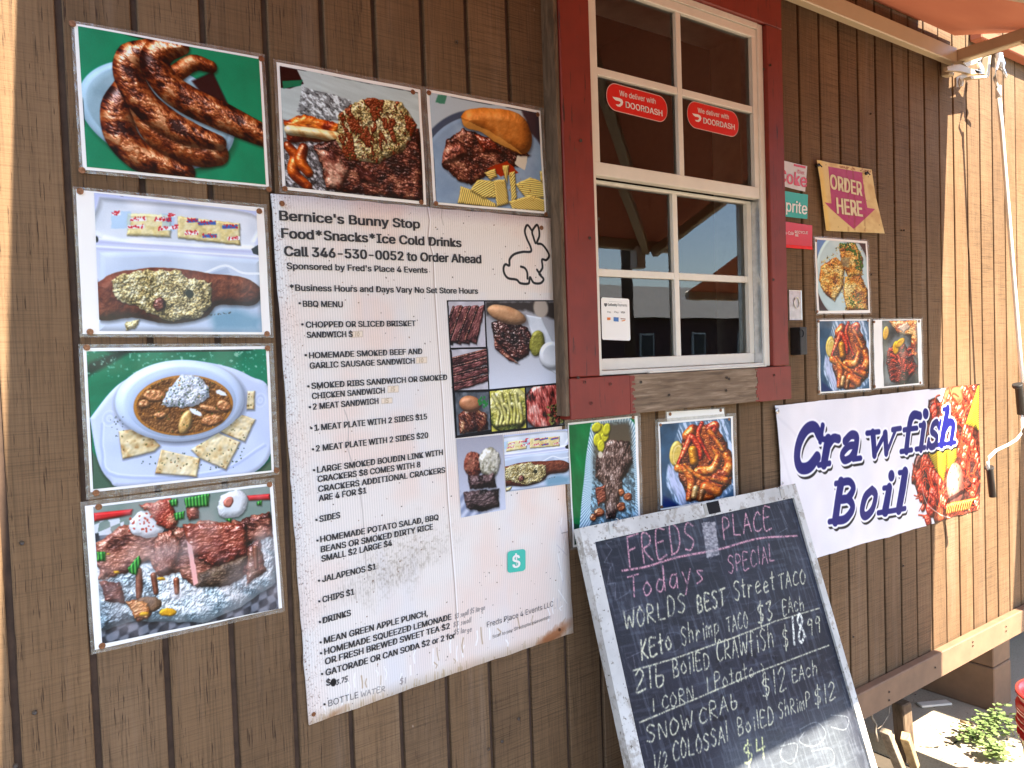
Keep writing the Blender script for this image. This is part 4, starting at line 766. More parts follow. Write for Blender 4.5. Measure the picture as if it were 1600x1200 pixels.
class Letters:
    def __init__(s, z=(0, 0, 1), w=.004, fn=None): s.z, s.w, s.fn, s.v, s.f = z, w, fn, [], []
    def px(s, p): return s.z[0]+p[0]/s.z[2], s.z[1]+p[1]/s.z[2]
    def add(s, body, p0, p1, cap, bold=.012, shear=0.0):
        v, f = glyphs(body, 0)
        if not len(v): return s
        a = np.array(U(*s.px(p0), s.w)); b_ = np.array(U(*s.px(p1), s.w)); up = np.array(U(*s.px((p0[0]-.045*cap, p0[1]-cap)), s.w))-a
        x0, x1 = v[:, 0].min(), v[:, 0].max(); ex = b_-a; cl = np.hypot(*up)*bold*3; ud = up/np.hypot(*up)*cl; ed = ex/np.hypot(*ex)*cl
        for kx, ky, kw in ([(0, 0, 0)] if bold <= 0 else [(-1.15, -.35, 0), (1.15, -.35, 1), (-1.15, .35, 2), (1.15, .35, 3), (0, 0, 4)]):
          n0 = len(s.v); o_ = ed*kx+ud*ky
          for x, y in v:
            q = o_+a+ex*((x-x0)/(x1-x0))+up*(y/CAPH)+ex/np.hypot(*ex)*shear*y/CAPH*np.hypot(*up)
            s.v.append((q[0], -(s.w+kw*.00004+(s.fn(q[0], q[1]) if s.fn else 0)), q[1]))
          s.f += [tuple(i+n0 for i in t_) for t_ in f]
        return s
    def build(s, name, mat, parent): o = mesh(name, s.v, s.f, mat, parent); return o
# ------------------------------------------------------------------ menu board
MQ = [(422, 303), (858, 342), (892, 987), (480, 1130)]
menu = thing('menu_board', 'large white corrugated menu board with black lettering, photos and a rabbit outline', 'menu board')
mfn = defo(.0022, 13, 9, 1)
def menu_paper():
    p = Pic(760, 1140, C(236, 228, 222), MQ); a = p.n(140, 1, 3); b_ = p.n(26, 2, 4)
    p.put((a > 0)*np.clip((a-.45)*3, 0, .7), C(238, 214, 202)); p.a *= (.97+.04*np.sin(p.X*1.05))[..., None]
    p.put(np.clip(p.n(60, 4, 3, 4, 1.57)-.55, 0, 1)*1.2*(p.Y > 200), C(214, 216, 226))
    fine = p.n(2.4, 5, 2); dirt = np.clip((b_-.50)*4, 0, 1)
    edge = np.clip(1-p.X/(40+30*a), 0, 1); p.put(np.clip((fine-.66)*6, 0, 1)*np.clip(edge*1.0+np.clip(1-p.Y/90, 0, 1)*.2, 0, 1)*.8, C(120, 84, 70))
    s_ = p.soft(p.ell(630, 868, 62, 30, -.3, 40, 30), 40); p.put(s_*(.10+.5*np.clip((p.n(5, 8, 4)-.52)*5, 0, 1)), C(150, 138, 120))
    s_ = p.soft(p.ell(600, 900, 60, 14, -.2, 30, 26), 22); p.put(s_*(.08+.5*np.clip((p.n(3.5, 9, 4, 3, 1.5)-.52)*5, 0, 1)), C(130, 118, 106))
    p.dots(p.poly(MQ), [C(110, 80, 60), C(60, 50, 44)], 260, .5, 1.3, 4)
    def ln(pts, r, c, al=1.0):
        d, _, _ = p.line(pts, r, False); p.put(p.soft(d, 1)*al, c)
    q = [(666, 322), (670, 345), (668, 372), (676, 400), (678, 450), (684, 540), (690, 620), (694, 700), (698, 780), (703, 840), (709, 910), (714, 985)]
    ln(q, .7, C(150, 128, 116), .8); ln([(x+2, y) for x, y in q], .8, C(252, 250, 250), .8)
    ln([(690, 325), (689, 340), (692, 352)], .5, C(160, 150, 140), .7); ln([(536, 640), (543, 660), (541, 700), (560, 760), (565, 800), (570, 880), (574, 905)], .5, C(170, 160, 155), .8)
    for i in range(34):                                                # peeling skin near the lower edge
        R2 = random.Random(i); t = R2.random(); x = 500+t*390; y = 1122-t*140-R2.uniform(2, 38); l = R2.uniform(6, 26)
        c = C(250, 248, 250) if i % 3 else C(176, 150, 120); ln([(x, y), (x+R2.uniform(-3, 3), y-l*.5), (x+R2.uniform(-3, 3), y-l)], R2.uniform(.5, 1.1), c, .8)
    for i in range(60):
        R2 = random.Random(i+90); t = R2.random(); x = 484+t*404; y = 1127-t*140; ln([(x, y), (x+R2.uniform(-1, 1), y-R2.uniform(2, 12))], .5, C(186, 164, 130), .7)
    for i in range(10):
        R2 = random.Random(i+300); y = 808+i*14; ln([(872+R2.uniform(-6, 8), y), (874+R2.uniform(-6, 8), y+R2.uniform(10, 40))], .6, C(196, 190, 196) if i % 2 else C(255, 255, 255), .8)
    ln([(874, 832), (889, 829), (890, 842)], .5, C(110, 104, 100), .9); s_ = p.soft(p.ell(862, 990, 34, 9, -.3, 6, 12), 8); p.put(s_, C(176, 120, 86)); s_ = p.soft(p.ell(514, 1118, 20, 4, -.3, 4), 5); p.put(s_*.8, C(190, 150, 120))
    # rabbit outline
    Z = lambda pts: [(420+x/3.333, 300+y/3.333) for x, y in pts]
    for q in ([(1360, 206), (1335, 174), (1322, 205), (1332, 245), (1350, 285), (1352, 312), (1310, 314), (1268, 326), (1245, 352), (1243, 384), (1224, 378), (1214, 396), (1218, 425), (1238, 450), (1280, 458), (1300, 476), (1340, 478), (1346, 456), (1350, 446), (1368, 474), (1402, 476), (1418, 456), (1402, 436), (1396, 424), (1412, 396), (1410, 354), (1432, 356), (1446, 332), (1430, 298), (1408, 274), (1384, 268), (1396, 232), (1394, 196), (1384, 174), (1360, 206), (1366, 238), (1376, 268)], [(1302, 390), (1322, 398), (1334, 420), (1336, 452)], [(1384, 406), (1392, 418), (1404, 434)]):
        d, _, _ = p.line(Z(q), 1.75, True); p.put(p.soft(d, .8), C(26, 26, 28))
    # taped-over prices
    for x, y, w_, h_, tx in ((557, 522, 16, 10, '10'), (658, 562.5, 17, 10, '10'), (613, 607.5, 17, 11, '15'), (603, 625.5, 17, 9, '15')):
        d = p.poly([(x-w_/2, y-h_/2+1), (x+w_/2, y-h_/2), (x+w_/2, y+h_/2-1), (x-w_/2, y+h_/2)]); p.put(p.soft(d), C(232, 216, 196)); p.put(p.soft(np.abs(d)-.5, .6)*.6, C(150, 128, 104)); strokes(p, tx, (x-4, y+3), (x+4, y+2.6), 6, .5, C(176, 156, 130), 3)
    for tx, a0, a1, cp in (('$3 small $5 large', (710, 965), (757, 950), 7), ('$3 small', (708, 978), (736, 970), 7), ('$5 large', (709, 990), (737, 984), 7)): strokes(p, tx, a0, a1, cp, .45, C(110, 104, 104), 5)
    strokes(p, '3.75', (523, 1067), (542, 1061), 8, .6, C(40, 40, 44), 7); d = p.ell(518.5, 1063.5, 4, 5); p.put(p.soft(d), C(24, 24, 26))
    strokes(p, 'WATER', (562, 1086), (602, 1076), 8, .45, C(120, 116, 116), 9); strokes(p, '$1', (623, 1068), (635, 1064), 9, .6, C(140, 130, 130), 2)
    return np.clip(p.a+(RS.rand(p.h, p.w, 1)-.5)*.02, 0, 1)
SF = {'A': [[(0, 0), (.45, 1), (.9, 0)], [(.2, .38), (.75, .4)]], 'B': [[(.05, 0), (.08, 1), (.6, .9), (.55, .58), (.1, .52), (.7, .42), (.68, .08), (.05, 0)]], 'C': [[(.85, .85), (.5, 1), (.1, .6), (.15, .15), (.5, 0), (.9, .12)]], 'D': [[(.1, 0), (.12, 1), (.7, .8), (.8, .35), (.5, .05), (.1, 0)]], 'E': [[(.8, .95), (.1, 1), (.08, 0), (.85, .03)], [(.08, .52), (.6, .55)]], 'F': [[(.95, 1), (.1, .97), (.1, 0)], [(.1, .52), (.65, .56)]], 'G': [[(.85, .85), (.4, 1), (.08, .5), (.4, 0), (.85, .2), (.85, .45), (.5, .45)]], 'H': [[(.1, 1), (.1, 0)], [(.8, 1), (.8, 0)], [(.1, .5), (.8, .5)]], 'I': [[(.4, 1), (.4, 0)]], 'K': [[(.1, 1), (.1, 0)], [(.8, 1), (.12, .45), (.85, 0)]], 'L': [[(.15, 1), (.1, .05), (.8, .02)]], 'M': [[(.05, 0), (.15, 1), (.45, .35), (.8, 1), (.92, 0)]], 'N': [[(.1, 0), (.12, 1), (.75, 0), (.8, 1)]], 'O': [[(.45, 1), (.08, .6), (.2, .08), (.6, .02), (.88, .5), (.45, 1)]], 'P': [[(.12, 0), (.12, 1), (.7, .95), (.78, .6), (.15, .45)]], 'R': [[(.1, 0), (.12, 1), (.65, .92), (.68, .6), (.15, .48), (.85, 0)]], 'S': [[(.8, .88), (.4, 1), (.12, .75), (.75, .35), (.5, 0), (.08, .1)]], 'T': [[(0, .95), (.95, 1)], [(.45, .97), (.42, 0)]], 'W': [[(0, 1), (.22, 0), (.5, .65), (.75, 0), (1, 1)]], 'Y': [[(0, 1), (.4, .5)], [(.85, 1), (.25, -.1)]], 'a': [[(.75, .6), (.3, .62), (.1, .25), (.4, 0), (.72, .3), (.78, .62), (.8, 0)]], 'b': [[(.15, 1), (.12, .05), (.6, .05), (.7, .4), (.15, .5)]], 'c': [[(.75, .5), (.4, .62), (.1, .3), (.4, 0), (.8, .1)]], 'd': [[(.75, .45), (.3, .5), (.12, .15), (.5, 0), (.75, .3), (.8, 1.05), (.8, 0)]], 'e': [[(.1, .32), (.75, .4), (.5, .62), (.12, .4), (.25, .02), (.8, .1)]], 'f': [[(.8, .9), (.5, 1), (.4, .7), (.35, -.1)], [(.1, .55), (.7, .55)]], 'g': [[(.7, .6), (.2, .55), (.2, .1), (.7, .2), (.75, .6), (.7, -.3), (.2, -.3)]], 'h': [[(.12, 1.05), (.12, 0)], [(.12, .4), (.5, .6), (.72, .4), (.75, 0)]], 'i': [[(.4, .6), (.4, 0)], [(.4, .85), (.42, .9)]], 'l': [[(.35, 1.05), (.35, 0)]], 'm': [[(.05, 0), (.08, .6), (.35, .55), (.42, 0)], [(.42, .45), (.75, .6), (.85, 0)]], 'n': [[(.1, 0), (.12, .6), (.6, .6), (.75, 0)]], 'o': [[(.45, .62), (.1, .35), (.35, 0), (.78, .2), (.45, .62)]], 'p': [[(.15, .6), (.12, -.35)], [(.15, .5), (.6, .6), (.7, .2), (.15, .05)]], 'r': [[(.15, .6), (.15, 0)], [(.15, .35), (.45, .6), (.7, .5)]], 's': [[(.7, .55), (.25, .55), (.6, .2), (.15, 0)]], 't': [[(.4, .95), (.38, 0), (.6, 0)], [(.05, .6), (.75, .62)]], 'w': [[(0, .6), (.22, 0), (.45, .45), (.7, 0), (.92, .6)]], 'y': [[(.1, .6), (.4, .1)], [(.8, .65), (.25, -.4)]],
      '0': [[(.45, 1), (.1, .5), (.45, 0), (.8, .5), (.45, 1)]], '1': [[(.42, 1), (.38, 0)]], '2': [[(.1, .8), (.45, 1), (.75, .7), (.1, .02), (.85, .05)]], '3': [[(.12, .9), (.7, .95), (.4, .55), (.78, .3), (.4, 0), (.08, .1)]], '4': [[(.15, 1), (.1, .45), (.8, .5)], [(.65, 1), (.6, 0)]], '5': [[(.8, 1), (.2, 1), (.15, .55), (.7, .5), (.6, .02), (.1, .05)]], '7': [[(.1, 1), (.85, .98), (.35, 0)]], '8': [[(.7, .8), (.4, 1), (.2, .78), (.7, .28), (.4, 0), (.12, .25), (.7, .8)]], '9': [[(.75, .8), (.35, 1), (.15, .65), (.7, .65), (.72, .9), (.62, 0)]], '$': [[(.75, .82), (.3, .9), (.15, .65), (.72, .4), (.55, .1), (.1, .15)], [(.48, 1.12), (.42, -.12)]], '.': [[(.4, .02), (.45, .03)]], '}': [[(.3, 1), (.6, .8), (.5, .55), (.8, .5), (.5, .4), (.55, .1), (.2, 0)]], '/': [[(.8, 1), (.1, 0)]]}
ADV = {'I': .55, 'i': .5, 'l': .45, '1': .5, '.': .4, ' ': .6, 't': .75, 'M': 1.15, 'W': 1.2, 'm': 1.1}
def strokes(p, text, p0, p1, cap, r, col, seed=0, chalk=0.0, jit=.05):
    """single-stroke handwriting from p0 to p1 (photo points), letters cap high"""
    R2 = random.Random(seed); p0 = np.array(p0, float); p1 = np.array(p1, float); adv = [ADV.get(c, 1.0) for c in text]; tot = sum(adv); x = 0; ex = (p1-p0)/tot
    up = np.array([-.08*cap, -cap]) if chalk else np.array([.06*cap, -cap]); 
    if cap:
        e = p.m([tuple(p0-ex-up*.5), tuple(p0-ex+up*1.5), tuple(p1+ex-up*.5), tuple(p1+ex+up*1.5)]); c_ = (e.min(0)+e.max(0))/2; r_ = (e.max(0)-e.min(0))/2+8; p = p.crop(c_[0], c_[1], r_[0], r_[1])
        if p is None: return
    acc = np.full(p.X.shape, 1e3, np.float32)
    for c, a in zip(text, adv):
        if c in SF:
            sc = a*.86; dy = R2.uniform(-.06, .06); sy = R2.uniform(.9, 1.1)
            for st in SF[c]:
                pts = [tuple(p0+ex*(x+px_*sc+R2.uniform(-jit, jit)*.6)+up*(py_*sy+dy+R2.uniform(-jit, jit)*.5)) for px_, py_ in st]
                d, _, _ = p.line(pts, r, len(pts) > 3); acc = np.minimum(acc, d)
        x += a
    m = p.soft(acc, .9)
    if chalk: m = m*np.clip(.62+(p.n(2.2, seed, 2)-.42)*2.4*chalk, .12, 1)
    p.put(m, col)
mm = image_mat('menu_surface', menu_paper(), .5, .12, bmp=18, rel=.003, gain=.93)
patch('board', MQ, .0045, mm, menu, mfn, 26, 34, skirt=.0044, edge_noise=.0009, seed=4)
def lettering():
    a = Letters((420, 300, 3.333), .0058, mfn)
    for tx, p0, p1, c, bo in (("Bernice's Bunny Stop", (55, 148), (785, 190), 50, .020), ("Food*Snacks*Ice Cold Drinks", (65, 240), (1000, 287), 50, .020), ("Call 346-530-0052 to Order Ahead", (80, 333), (1103, 372), 50, .020), ("Sponsored by Fred's Place 4 Events", (92, 402), (826, 422), 33, .016), ("*Business Hours and Days Vary No Set Store Hours", (107, 515), (1087, 530), 33, .016),
        ("BBQ MENU", (175, 598), (381, 601), 31, .016), ("CHOPPED OR SLICED BRISKET", (190, 707), (764, 698), 31, .016), ("SANDWICH $", (195, 760), (432, 755), 31, .016), ("HOMEMADE SMOKED BEEF AND", (207, 867), (798, 843), 31, .016), ("GARLIC SAUSAGE SANDWICH", (210, 920), (758, 893), 31, .016), ("SMOKED RIBS SANDWICH OR SMOKED", (219, 1025), (928, 978), 31, .016), ("CHICKEN SANDWICH", (222, 1078), (600, 1047), 31, .016), ("2 MEAT SANDWICH", (227, 1133), (567, 1102), 31, .016)): a.add(tx, p0, p1, c, bo)
    for x, y in ((156, 580), (170, 690), (187, 850), (201, 1012), (209, 1120)): a.add('.', (x-3, y+5), (x+5, y+5), 60, .012)
    b_ = Letters((440, 640, 3.478), .0058, mfn)
    for tx, p0, p1 in (("1 MEAT PLATE WITH 2 SIDES $15", (176, 115), (788, 52)), ("2 MEAT PLATE WITH 2 SIDES $20", (184, 227), (794, 153)), ("LARGE SMOKED BOUDIN LINK WITH", (191, 342), (874, 246)), ("CRACKERS $8 COMES WITH 8", (194, 393), (751, 312)), ("CRACKERS ADDITIONAL CRACKERS", (197, 447), (886, 342)), ("ARE 4 FOR $1", (200, 498), (457, 453)), ("SIDES", (204, 610), (314, 587)), ("HOMEMADE POTATO SALAD, BBQ", (209, 720), (850, 598)), ("BEANS OR SMOKED DIRTY RICE", (212, 775), (820, 650)), ("SMALL $2 LARGE $4", (215, 826), (597, 738)), ("JALAPENOS $1", (219, 936), (511, 866)), ("CHIPS $1", (221, 1047), (391, 1003)), ("DRINKS", (222, 1160), (373, 1117))): b_.add(tx, p0, p1, 33, .016)
    for x, y in ((157, 100), (166, 215), (172, 328), (186, 598), (191, 710), (200, 928), (201, 1040), (204, 1152)): b_.add('.', (x-3, y+5), (x+5, y+5), 60, .012)
    c = Letters((440, 860, 3.478), .0058, mfn)
    for tx, p0, p1 in (("MEAN GREEN APPLE PUNCH,", (228, 505), (793, 355)), ("HOMEMADE SQUEEZED LEMONADE", (230, 565), (922, 375)), ("OR FRESH BREWED SWEET TEA $2", (234, 618), (913, 425)), ("GATORADE OR CAN SODA $2 or 2 for", (237, 678), (943, 475)), ("$", (240, 733), (262, 728))): c.add(tx, p0, p1, 34, .016)
    for x, y in ((208, 497), (210, 556), (215, 668), (228, 832)): c.add('.', (x-3, y+5), (x+5, y+5), 60, .012)
    d = Letters((440, 860, 3.478), .0058, mfn)
    d.add("BOTTLE", (250, 845), (413, 797), 34, 0); d.add("Freds Place 4 Events LLC", (1115, 418), (1470, 300), 30, 0); d.add("Scan to pay $fredsplace4eventsllc", (1145, 478), (1455, 365), 18, -.004)
    n = 0
    for q in (b_, c): a.f += [tuple(i+len(a.v) for i in t_) for t_ in q.f]; a.v += q.v
    a.build('lettering', MAT['ink'], menu); d.build('thin_lettering', MAT['ink_grey'], menu)
lettering()
MAT['jet'] = plain('black_border_ink', (.014, .014, .016), .8, bmp=0, spec=.15)
patch('photo_border', [(696, 469.5), (864, 469.5), (879, 665), (709, 684.5)], .0052, MAT['jet'], menu, mfn, 10, 12)
for i, (q, pc) in enumerate([([(698, 471.5), (753, 471.5), (756, 542), (702, 543.5)], pic_slices(0)), ([(703, 546), (757, 545.5), (760, 608), (707.5, 610)], pic_slices(3, .2)), ([(755, 471.5), (863, 471.5), (873.5, 597.5), (762, 608)], pic_brisket_bun()), ([(708.5, 613), (760.5, 612), (763.5, 671), (711.5, 680)], pic_small('pulled')), ([(762.5, 611.5), (816, 606), (818.5, 668), (765.5, 674)], pic_small('pasta')), ([(818.5, 605.5), (873, 600.5), (876.5, 663), (821, 668)], pic_small('x')), ([(710, 686), (782, 679), (786.5, 795), (717.5, 808)], pic_plate()), ([(783.6, 680), (883, 670), (887, 755), (787, 768)], BOUD[:, 60:])]):
    patch('menu_photo', q, .0058, image_mat('menu_print_%d' % i, pc, .5, .1, gain=.85), menu, mfn, 6, 8)
MAT['mint'] = plain('mint_green_print', (.045, .46, .36), .5, var=.03, bmp=0)
def rounded(cx, cy, w_, h_, r, n=6, slope=0.0):
    out = []
    for sx, sy, a0 in ((1, -1, -90), (1, 1, 0), (-1, 1, 90), (-1, -1, 180)):
        for k in range(n+1):
            a = math.radians(a0+90*k/n); x = cx+sx*(w_/2-r)+r*math.cos(a); y = cy+sy*(h_/2-r)+r*math.sin(a); out.append((x, y+slope*(x-cx)))
    return out
def decal(name, pts, w, mat, parent, fn=None):
    q = [U(x, y, w) for x, y in pts]; return mesh(name, [(u, -(w+(fn(u, z) if fn else 0)), z) for u, z in q], [tuple(range(len(q)))], mat, parent)
decal('green_square', rounded(805.5, 876, 28, 34, 5, slope=-.15), .0064, MAT['mint'], menu, mfn)
Letters((0, 0, 1), .0070, mfn).add('$', (800, 887), (811, 885), 19, .012).build('dollar_sign', MAT['white_ink'], menu)
screws(menu, [(440.5, 318), (846, 356)], .009); screws(menu, [(490, 1116), (874, 984)], .009, .8)
# ------------------------------------------------------------------ banner
BQ = [(1208, 634), (1525, 600), (1529, 795), (1224, 886)]
ban = thing('banner', 'white vinyl Crawfish Boil banner with blue lettering and a crawfish picture', 'banner')
def banner_pic():
    p = Pic(1000, 380, C(232, 230, 236), BQ); p.k = 1.0; p.a *= (.95+.08*p.n(90, 3, 3))[..., None]
    Z = lambda x, y: (1200+x/2.608, 440+y/2.608)
    V = lambda x, y: (1400+x/5.214, 590+y/5.214)
    d = p.poly([V(*q) for q in [(245, 180), (300, 165), (350, 200), (375, 120), (400, 80), (500, 60), (662, 45), (675, 1080), (330, 1190), (260, 1120), (170, 1000), (120, 880), (90, 860), (100, 760), (130, 640), (200, 560), (230, 340)]], 3, 16, 0, True)
    p.surf(d, 8, [C(40, 34, 34), C(70, 60, 58), C(96, 84, 80)], p.n(30, 2), 1, 0, amb=.8)
    p.meat(np.maximum(d, -1e3)+3, [C(50, 16, 12), C(110, 34, 18), C(176, 70, 34)], 12, 1.6, .5, 5, .5, 3)
    p.put(p.soft(p.poly([V(380, 100), V(500, 60), V(520, 160), V(440, 250), V(390, 220)], 6), 8), C(236, 120, 80))
    def cf(x, y, s, sd, a): 
        c = p.m([V(x, y)])[0]; q = p.q; p.q = None; crawfish(p, c[0], c[1], s, sd, a); p.q = q
    for x, y, s, sd, a in ((290, 260, 46, 1, 1.2), (420, 190, 44, 2, .3), (540, 120, 40, 3, .5), (500, 270, 50, 4, .9), (540, 450, 54, 5, .4), (560, 600, 56, 6, 2.0), (640, 650, 40, 7, 1.0), (200, 680, 44, 8, .4), (160, 800, 48, 9, 1.3), (270, 800, 50, 10, .2), (290, 960, 62, 11, 2.4), (350, 1000, 40, 12, .3), (630, 860, 46, 13, 2.2), (640, 1000, 36, 14, 1), (180, 900, 36, 15, .3), (440, 430, 40, 16, .8), (330, 620, 40, 17, .5)): cf(x, y, s*1.02, sd, a)
    def corn(q, sd):
        d = p.poly([V(*k) for k in q], 2, 10, sd); n = (.5+.5*np.sin(p.X*.9+p.n(20, 1)*3))*(.5+.5*np.sin(p.Y*1.0+p.X*.2)); p.surf(d, 24, [C(190, 150, 20), C(236, 206, 50), C(252, 236, 120)], n, 3, .2, shadow=4, amb=.5)
    corn([(570, 300), (610, 150), (632, 70), (662, 50), (668, 440), (600, 400), (545, 380)], 1); corn([(240, 600), (340, 585), (400, 590), (395, 720), (370, 850), (310, 760)], 2); corn([(400, 580), (480, 570), (480, 660), (455, 730), (400, 750)], 3)
    c = p.m([V(470, 865)])[0]; q = p.q; p.q = None; d = p.ell(c[0], c[1], 62, 56, 1.2, 3, 30); p.surf(d, 40, [C(196, 84, 66), C(226, 140, 120), C(240, 176, 156)], p.n(26, 5), 3, .35, shadow=6, pw=8); p.dots(d, [C(120, 40, 30), C(150, 70, 60)], 22, 1.5, 3.5, 4)
    p.q = q
    for k in range(12): x = 400+k*17; d, _, _ = p.line([V(x, 1105-k*4), V(x+14, 1050-k*4), V(x+40, 1030-k*4)], 4); p.surf(d, 4, ORNG, p.n(5, k), 1, .5, shadow=2)
    d, _, _ = p.line([V(190, 900), V(230, 1030), V(330, 1110), V(430, 1140)], 1.2); p.put(p.soft(d), C(190, 180, 176))
    p.put(p.soft(p.poly([V(600, 1160), V(150, 1010), V(100, 880), V(0, 1210), V(300, 1240)], 0)), C(0, 0, 0)*0+C(232, 230, 236)) if False else None
    p.a = np.clip(p.a, 0, 1); GL = {'C': [([(.86, .74), (.62, .97), (.32, .95), (.12, .68), (.12, .32), (.32, .05), (.62, .03), (.88, .24)], .105), ([(.90, .60), (.90, .99)], .05)],
          'r': [([(.28, .04), (.28, .60)], .10), ([(.05, .61), (.28, .61)], .05), ([(.02, .04), (.56, .04)], .05), ([(.28, .42), (.5, .60), (.8, .57)], .085)],
          'a': [([(.16, .50), (.36, .62), (.62, .57), (.68, .40), (.68, .10)], .085), ([(.64, .36), (.36, .36), (.16, .20), (.30, .05), (.52, .08), (.64, .2)], .075), ([(.66, .04), (.95, .04)], .05)],
          'w': [([(.12, .60), (.28, .08)], .085), ([(.28, .08), (.50, .54)], .055), ([(.50, .54), (.66, .08)], .085), ([(.66, .08), (.86, .60)], .055), ([(-.05, .61), (.30, .61)], .045), ([(.72, .61), (1.02, .61)], .045)],
          'f': [([(.34, .04), (.34, .72), (.48, .94), (.80, .90)], .09), ([(.05, .59), (.72, .59)], .05), ([(.08, .04), (.62, .04)], .05)],
          'i': [([(.46, .04), (.46, .60)], .10), ([(.12, .61), (.46, .61)], .05), ([(.08, .04), (.86, .04)], .05), ([(.46, .88), (.48, .88)], .115)],
          's': [([(.76, .50), (.52, .62), (.24, .58), (.20, .42), (.46, .34), (.74, .24), (.68, .07), (.40, .02), (.14, .12)], .075), ([(.80, .44), (.80, .64)], .045), ([(.10, .02), (.10, .22)], .045)],
          'h': [([(.24, .04), (.24, .98)], .10), ([(.24, .40), (.42, .60), (.64, .58), (.72, .42), (.72, .04)], .09), ([(.0, .98), (.24, .98)], .05), ([(.0, .04), (.44, .04)], .05), ([(.54, .04), (.96, .04)], .05)],
          'B': [([(.24, .04), (.24, .96)], .105), ([(.24, .95), (.56, .95), (.76, .76), (.58, .54), (.24, .53)], .075), ([(.24, .53), (.62, .52), (.86, .29), (.64, .05), (.24, .05)], .08), ([(.0, .95), (.24, .95)], .05), ([(.0, .05), (.24, .05)], .05)],
          'o': [([(.50, .62), (.20, .48), (.18, .16), (.46, .02), (.80, .16), (.82, .48), (.50, .62)], .085)], 'l': [([(.5, .04), (.5, .98)], .11), ([(.12, .98), (.5, .98)], .05), ([(.06, .04), (.94, .04)], .05)]}
    lay = []
    def word(lets, xb, yb, m_, capf):
        for ch, x0, x1 in lets:
            for pts, r in GL[ch]:
                q = []
                for gx, gy in pts:
                    gy = gy*1.06 if ch in 'rawiso' and gy > .1 else gy
                    xx = x0+(x1-x0)*gx; cap = capf(xx); y0 = yb+(xx-xb)*m_; q.append(Z(xx+gy*cap*.17-6, y0-gy*cap))
                d, _, _ = p.line(q, (r*132 if r > .06 else 7), len(q) > 2); lay.append(d)
    word([('C', 95, 205), ('r', 200, 282), ('a', 280, 376), ('w', 384, 512), ('f', 526, 606), ('i', 588, 642), ('s', 640, 700), ('h', 690, 762)], 110, 772, -.168, lambda x: 176-.035*(x-110))
    word([('B', 248, 345), ('o', 362, 432), ('i', 440, 502), ('l', 492, 548)], 250, 988, -.195, lambda x: 176-.035*(x-110))
    D = np.minimum.reduce(lay); sh = np.roll(np.roll(D, 9, 0), 4, 1); p.put(p.soft(sh-3), C(16, 16, 20)); p.put(p.soft(D-6), C(240, 240, 246)); p.put(p.soft(D), C(16, 18, 104))
    # wrinkle shade, painted as soft grey streaks
    for x0, y0, x1, y1 in ((1210, 650, 1260, 700), (1215, 700, 1240, 780)): d, _, _ = p.line([(x0, y0), (x1, y1)], 2); p.put(p.soft(d, 5)*.15, C(150, 150, 166))
    return p.done(1.0, .01)
bfn = lambda u, z: .004+.0035*math.sin(u*9+z*4)+.0025*math.sin(u*23-z*17)+.001*math.sin(u*61)
patch('banner_cloth', BQ, .003, image_mat('banner_print', banner_pic(), .6, 0, gain=.92), ban, bfn, 44, 18, edge_noise=.0007)
gm = MB().lathe([(.0042, 0), (.0046, -.0015), (.008, -.0012), (.0085, .0008), (.0042, .0012)], (0, 0, 0), 16, 'y').me('grommet', MAT['steel'])
for px, py in ((1215, 642), (1521.5, 606), (1524, 785)):
    o = link(bpy.data.objects.new('grommet', gm), ban); o.location = P(px, py, .012)
# ------------------------------------------------------------------ order-here sign and drink labels
oh = thing('order_sign', 'yellowed paper order here sign with a pink arrow pointing down', 'sign')
ofn = lambda u, z: .003+.010*max(0, (2.02-z)/.13)*max(0, (u-2.10)/.25)+.006*max(0, 1-abs(u-2.05)/.05)
OQ = [(1271, 251), (1359, 265.6), (1374.4, 366), (1286.6, 361)]
def order_pic():
    p = Pic(300, 330, C(226, 200, 140), [(378, 112), (848, 190), (930, 725), (462, 700)]); a = p.n(50, 1, 3); p.put(np.clip((a-.5)*3, 0, .8), C(206, 168, 112)); p.put(p.soft(p.poly([(378, 112), (420, 120), (500, 710), (462, 700)]), 10)*.6, C(236, 196, 90))
    d = p.poly([(485, 162), (768, 212), (806, 505), (868, 515), (690, 685), (448, 460), (513, 468)]); p.put(p.soft(d)*(.82+.3*p.n(20, 4, 3)), C(178, 66, 112))
    for x in (640, 690, 770): dd, _, _ = p.line([(x, 160), (x+14, 400), (x+6, 700)], 5); p.put(p.soft(dd, 4)*.4*(p.n(16, 2) > .4), C(120, 60, 30))
    dd, _, _ = p.line([(590, 165), (720, 188), (840, 205)], 8); p.put(p.soft(dd, 1)*(p.n(6, 5) > .5), C(160, 110, 60)); p.dots(p.poly([(378, 112), (848, 190), (930, 725), (462, 700)]), C(130, 90, 40), 26, 1, 2, 3); return p.done(1.0, .02)
patch('sign_sheet', OQ, .003, image_mat('order_print', order_pic(), .6, .05, gain=.9), oh, ofn, 14, 14)
MAT['cream_ink'] = plain('cream_print', (.72, .60, .36), .6, var=.08, bmp=0)
lt = Letters((1200, 230, 5.333), .0042, ofn); lt.add('ORDER', (515, 345), (775, 408), 118, .016); lt.add('HERE', (568, 553), (770, 580), 130, .016); lt.build('lettering', MAT['cream_ink'], oh)
for px, py in ((1279.5, 258), (1355, 270.5)):
    q = P(px, py, .012); MB().tube([q, q+Vector((0, .010, 0))], .005, 8).tube([q+Vector((-.004, -.002, .004)), q+Vector((.006, -.006, -.006))], .0018, 6).build('pin', MAT['black'], oh)
MAT['coke_white'] = plain('silver_white_card', (.62, .58, .56), .4, var=.06, bmp=.05); MAT['coke_red'] = plain('soda_red', (.62, .015, .025), .35, var=.06, bmp=0)
MAT['teal'] = plain('teal_green_label', (.0, .36, .27), .35, var=.06, bmp=.03)
